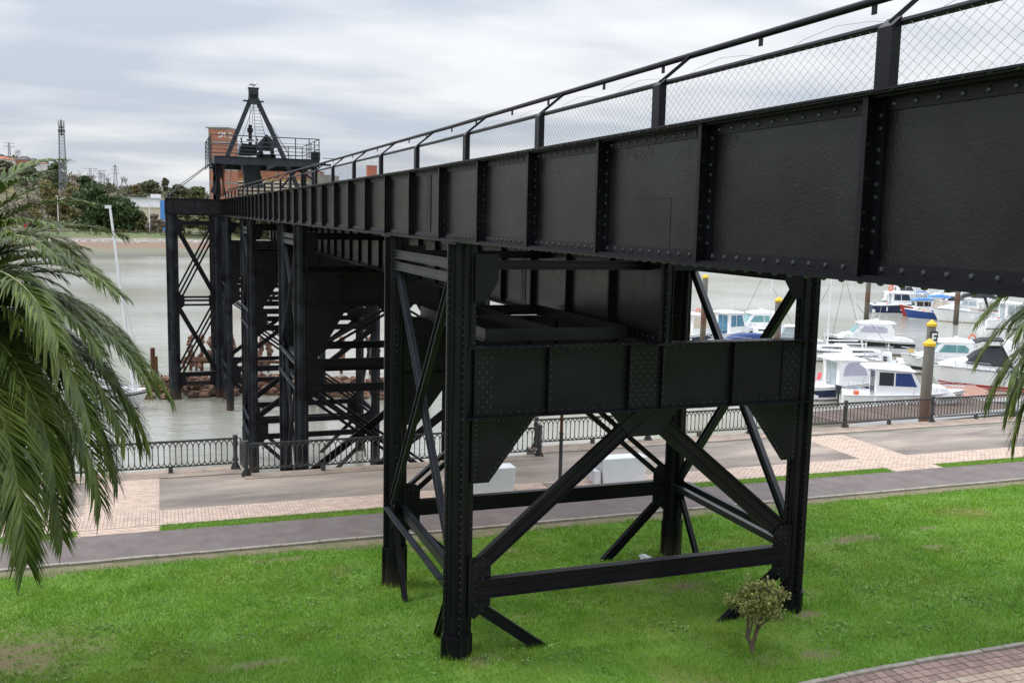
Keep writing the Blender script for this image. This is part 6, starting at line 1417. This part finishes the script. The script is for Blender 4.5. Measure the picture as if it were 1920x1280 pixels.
def woods(name,label,m,n,seed,xr,dr,rr=(2.5,5),leaf=2.0,nl=60,cond=None,hz=.8):
    rs=np.random.RandomState(seed); C=[];Q=[]
    while len(C)<n:
        x=rs.uniform(*xr); y=shore_y(x)+rs.uniform(*dr)
        if cond and not cond(x,y,rs): continue
        z=land_z(x,y); q=rs.uniform(*rr); C.append((x,y,z+q*hz)); Q.append((q,q,q*rs.uniform(.8,1.2)))
    V,F=leaves(np.array(C),np.array(Q),nl,leaf,rs,shell=.5); o=link(name,npmesh(name,V,F,M[m])); tag(o,label,'woodland',kind='stuff'); return o
cl=lambda th,k:(lambda x,y,rs:noise.noise(Vector((x*.018+k,y*.012,k)))>th)
woods('dark_woodland','dark green wood covering parts of the far hill','darkwood',700,21,(-230,60),(235,620),cond=cl(.0,3))
woods('brown_woodland','leafless brown wood covering the far hillside','brownwood',1100,22,(-230,60),(225,600),cond=cl(-.15,9))
woods('scrub','olive scrub along the foot of the far hill','oak',420,23,(-200,90),(145,330),rr=(1.2,3.2),leaf=.8)
woods('shore_hedge','green bank vegetation above the far mud','oak',360,24,(-170,80),(104,126),rr=(.5,1.2),leaf=.5,nl=40,hz=.4)
woods('ridge_trees','dark trees along the low right part of the ridge','darkwood',150,25,(-20,90),(430,640),rr=(3,6))
# ---- shrub on the lawn
def shrub(x,y):
    r=thing('shrub','small olive green shrub with twisted brown stem, before the right tower leg','shrub',(x,y,lawn_z(x,y))); rs=random.Random(5); t=MB(); tips=[]
    def br(p,d,l,rr,k):
        q=p+d*l; m=p.lerp(q,.5)+Vector((rs.gauss(0,.03),rs.gauss(0,.03),0)); t.tube([p,m,q],rr,6,False,rr*.68)
        if k>=1: tips.append(q); tips.append(m)
        if k<5:
            for _ in range(3 if k in(1,2,3) else 2): br(q,(d+Vector((rs.gauss(0,.5),rs.gauss(0,.5),rs.gauss(.25,.2)))).normalized(),l*rs.uniform(.62,.85),rr*.62,k+1)
    t.tube([(0,0,-.1),(.0,0,.18)],.05,8,False,.042)
    for a in (.2,2.2,3.6,5.0): br(Vector((0,0,.14)),Vector((math.cos(a)*.28,math.sin(a)*.28,1)).normalized(),.37,.034,0)
    obj('stem',t,M['twig'],r)
    C=np.array([tuple(q) for q in tips if q.z>.26]); C=C+nr.normal(0,.02,C.shape); C*=1.0
    sel=nr.rand(len(C))<min(1,620/len(C)); C=C[sel]
    V,F=leaves(C,np.full((len(C),3),.11),6,.060,nr,shell=.1); m=mat('shrub_leaf',(.16,.21,.045),.45,base2=(.33,.32,.10),scale=9,spec=.5,trans=.25,island=.5)
    link('foliage',npmesh('foliage',V,F,m),r)['kind']='stuff'
shrub(5.02,8.08)
# ---- lawn grass: blades
def grass():
    rs=np.random.RandomState(9); N=560000
    # density falls with distance from the viewpoint
    x=rs.uniform(-15,29,N*2); y=rs.uniform(6.0,18.45,N*2)
    d=np.hypot(x-CAM.x,y-CAM.y); keep=rs.rand(N*2)<np.clip((13/d)**1.3,0,1); x=x[keep]; y=y[keep]
    # inside the picture, with a margin
    vx=x-CAM.x; vy=y-CAM.y; vz=0-CAM.z; dd=vx*cf.x+vy*cf.y+vz*cf.z; sx=(vx*cr.x+vy*cr.y+vz*cr.z)/dd
    keep=(np.abs(sx)<.85); x=x[keep]; y=y[keep]
    edge=np.array([PATH_EDGE(a) for a in x]); keep=(y>edge+.06+.05*rs.rand(len(x)))&(y<Y_LAWN+.25*rs.rand(len(x))-.012*x+.0); x=x[keep]; y=y[keep]
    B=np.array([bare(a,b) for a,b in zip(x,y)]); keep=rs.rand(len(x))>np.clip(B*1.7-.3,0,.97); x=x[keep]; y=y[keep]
    z=np.array([lawn_z(a,b) for a,b in zip(x,y)])
    hgt=np.array([noise.noise(Vector((a*.9,b*.9,8)))+.6*noise.noise(Vector((a*3.3,b*3.3,1))) for a,b in zip(x,y)]); h=.058*(1+.6*hgt)*rs.uniform(.5,1.5,len(x))
    for lx_,ly_ in ((0,9.7),(7,9.7),(0,14.5),(7,14.5),(5.02,8.08)): h*=1+1.1*np.exp(-(((x-lx_)**2+(y-ly_)**2)/.16))
    
    a=rs.uniform(0,2*PI,len(x)); w=.0042+.003*rs.rand(len(x)); w*=np.clip(np.hypot(x-CAM.x,y-CAM.y)/15,1,2); lx=rs.normal(0,.45,len(x))*h; ly=rs.normal(0,.45,len(x))*h
    n=len(x); V=np.empty((n,3,3)); V[:,0]=np.stack([x-np.cos(a)*w,y-np.sin(a)*w,z-.005],1); V[:,1]=np.stack([x+np.cos(a)*w,y+np.sin(a)*w,z-.005],1); V[:,2]=np.stack([x+lx,y+ly,z+h],1)
    m=mat('grass_blade',(.125,.285,.020),.55,base2=(.22,.40,.04),scale=.9,spec=.25,trans=.3,island=.32,detail=8,extra=lawn_yellow)
    o=link('lawn_grass',npmesh('lawn_grass',V.reshape(-1,3),np.arange(3*n).reshape(-1,3),m)); tag(o,'short bright green grass of the sloping lawn','grass',kind='stuff')
    # verge strip beyond the cycle path
    n=42000; x=rs.uniform(-12,34,n); y=rs.uniform(Y_PATH-.04,Y_GRASS+.04,n)+SL*x; k=~(((x>-7)&(x<-4.9))|((x>19.4)&(x<21.6))); x=x[k];y=y[k]; n=len(x); h=.05*rs.uniform(.5,1.5,n); a=rs.uniform(0,2*PI,n); w=.009; z=np.full(n,PZ-.02)
    V=np.empty((n,3,3)); V[:,0]=np.stack([x-np.cos(a)*w,y-np.sin(a)*w,z],1); V[:,1]=np.stack([x+np.cos(a)*w,y+np.sin(a)*w,z],1); V[:,2]=np.stack([x+rs.normal(0,.03,n),y+rs.normal(0,.03,n),z+h],1)
    o=link('verge_grass',npmesh('verge_grass',V.reshape(-1,3),np.arange(3*n).reshape(-1,3),m)); tag(o,'narrow strip of bright grass between cycle path and pink paving','grass',kind='stuff')
def lawn_yellow(t,g,cur):
    n=t.nodes.new('ShaderNodeTexNoise'); n.inputs['Scale'].default_value=.33; n.inputs['Detail'].default_value=6; n.inputs['Roughness'].default_value=.7; t.links.new(g.outputs['Position'],n.inputs['Vector'])
    r=t.nodes.new('ShaderNodeValToRGB'); r.color_ramp.elements[0].position=.45; r.color_ramp.elements[0].color=(0,0,0,1); r.color_ramp.elements[1].position=.75; r.color_ramp.elements[1].color=(.7,.7,.7,1); t.links.new(n.outputs[0],r.inputs[0])
    x=t.nodes.new('ShaderNodeMixRGB'); x.inputs[2].default_value=(.30,.33,.06,1); t.links.new(r.outputs[0],x.inputs[0]); t.links.new(cur,x.inputs[1]); return x.outputs[0]
grass()
def weeds():
    rs=np.random.RandomState(12); C=[]
    spots=[(1560,1195,30),(1640,1110,50),(1745,1130,60),(1540,1060,40),(1800,1150,50),(560,1105,40),(590,1160,30),(480,1170,60),(330,1210,60),(700,1180,60),(1180,1010,40),(1290,1010,40),(900,1240,50),(1100,1120,40),(1700,1200,60),(60,1250,60),(760,1230,40),(1020,1240,60),(1870,1140,50),(1250,1180,50),(640,1060,40),(200,1160,60)]
    for px_,py_,rr in spots:
        for k in range(int(rr*.55)):
            p=at_z(px_+rs.normal(0,rr*.8),py_+rs.normal(0,rr*.25),.15); 
            if 7.7<p.y<17.8: C.append((p.x,p.y,lawn_z(p.x,p.y)+.035))
    for k in range(450):
        x=rs.uniform(-9,20); y=rs.uniform(8,17.5); C.append((x,y,lawn_z(x,y)+.03))
    C=np.array(C); V,F=leaves(C,np.full((len(C),3),.06)*np.array([1,1,.35]),7,.055,rs,shell=.1)
    o=link('weeds',npmesh('weeds',V,F,mat('broad_weed_leaf',(.17,.29,.06),.6,base2=(.24,.36,.10),scale=5,trans=.25,island=.4))); tag(o,'clumps of pale broad leaved weeds scattered over the lawn','weeds',kind='stuff')
weeds()
st=at_z(1209,1038,-.1); b=MB(); rock(b,(st.x,st.y,-.2),.13,3,.6); tag(obj('stone',b,M['wallwhite']),'small pale stone lying on the lawn inside the near tower','stone')
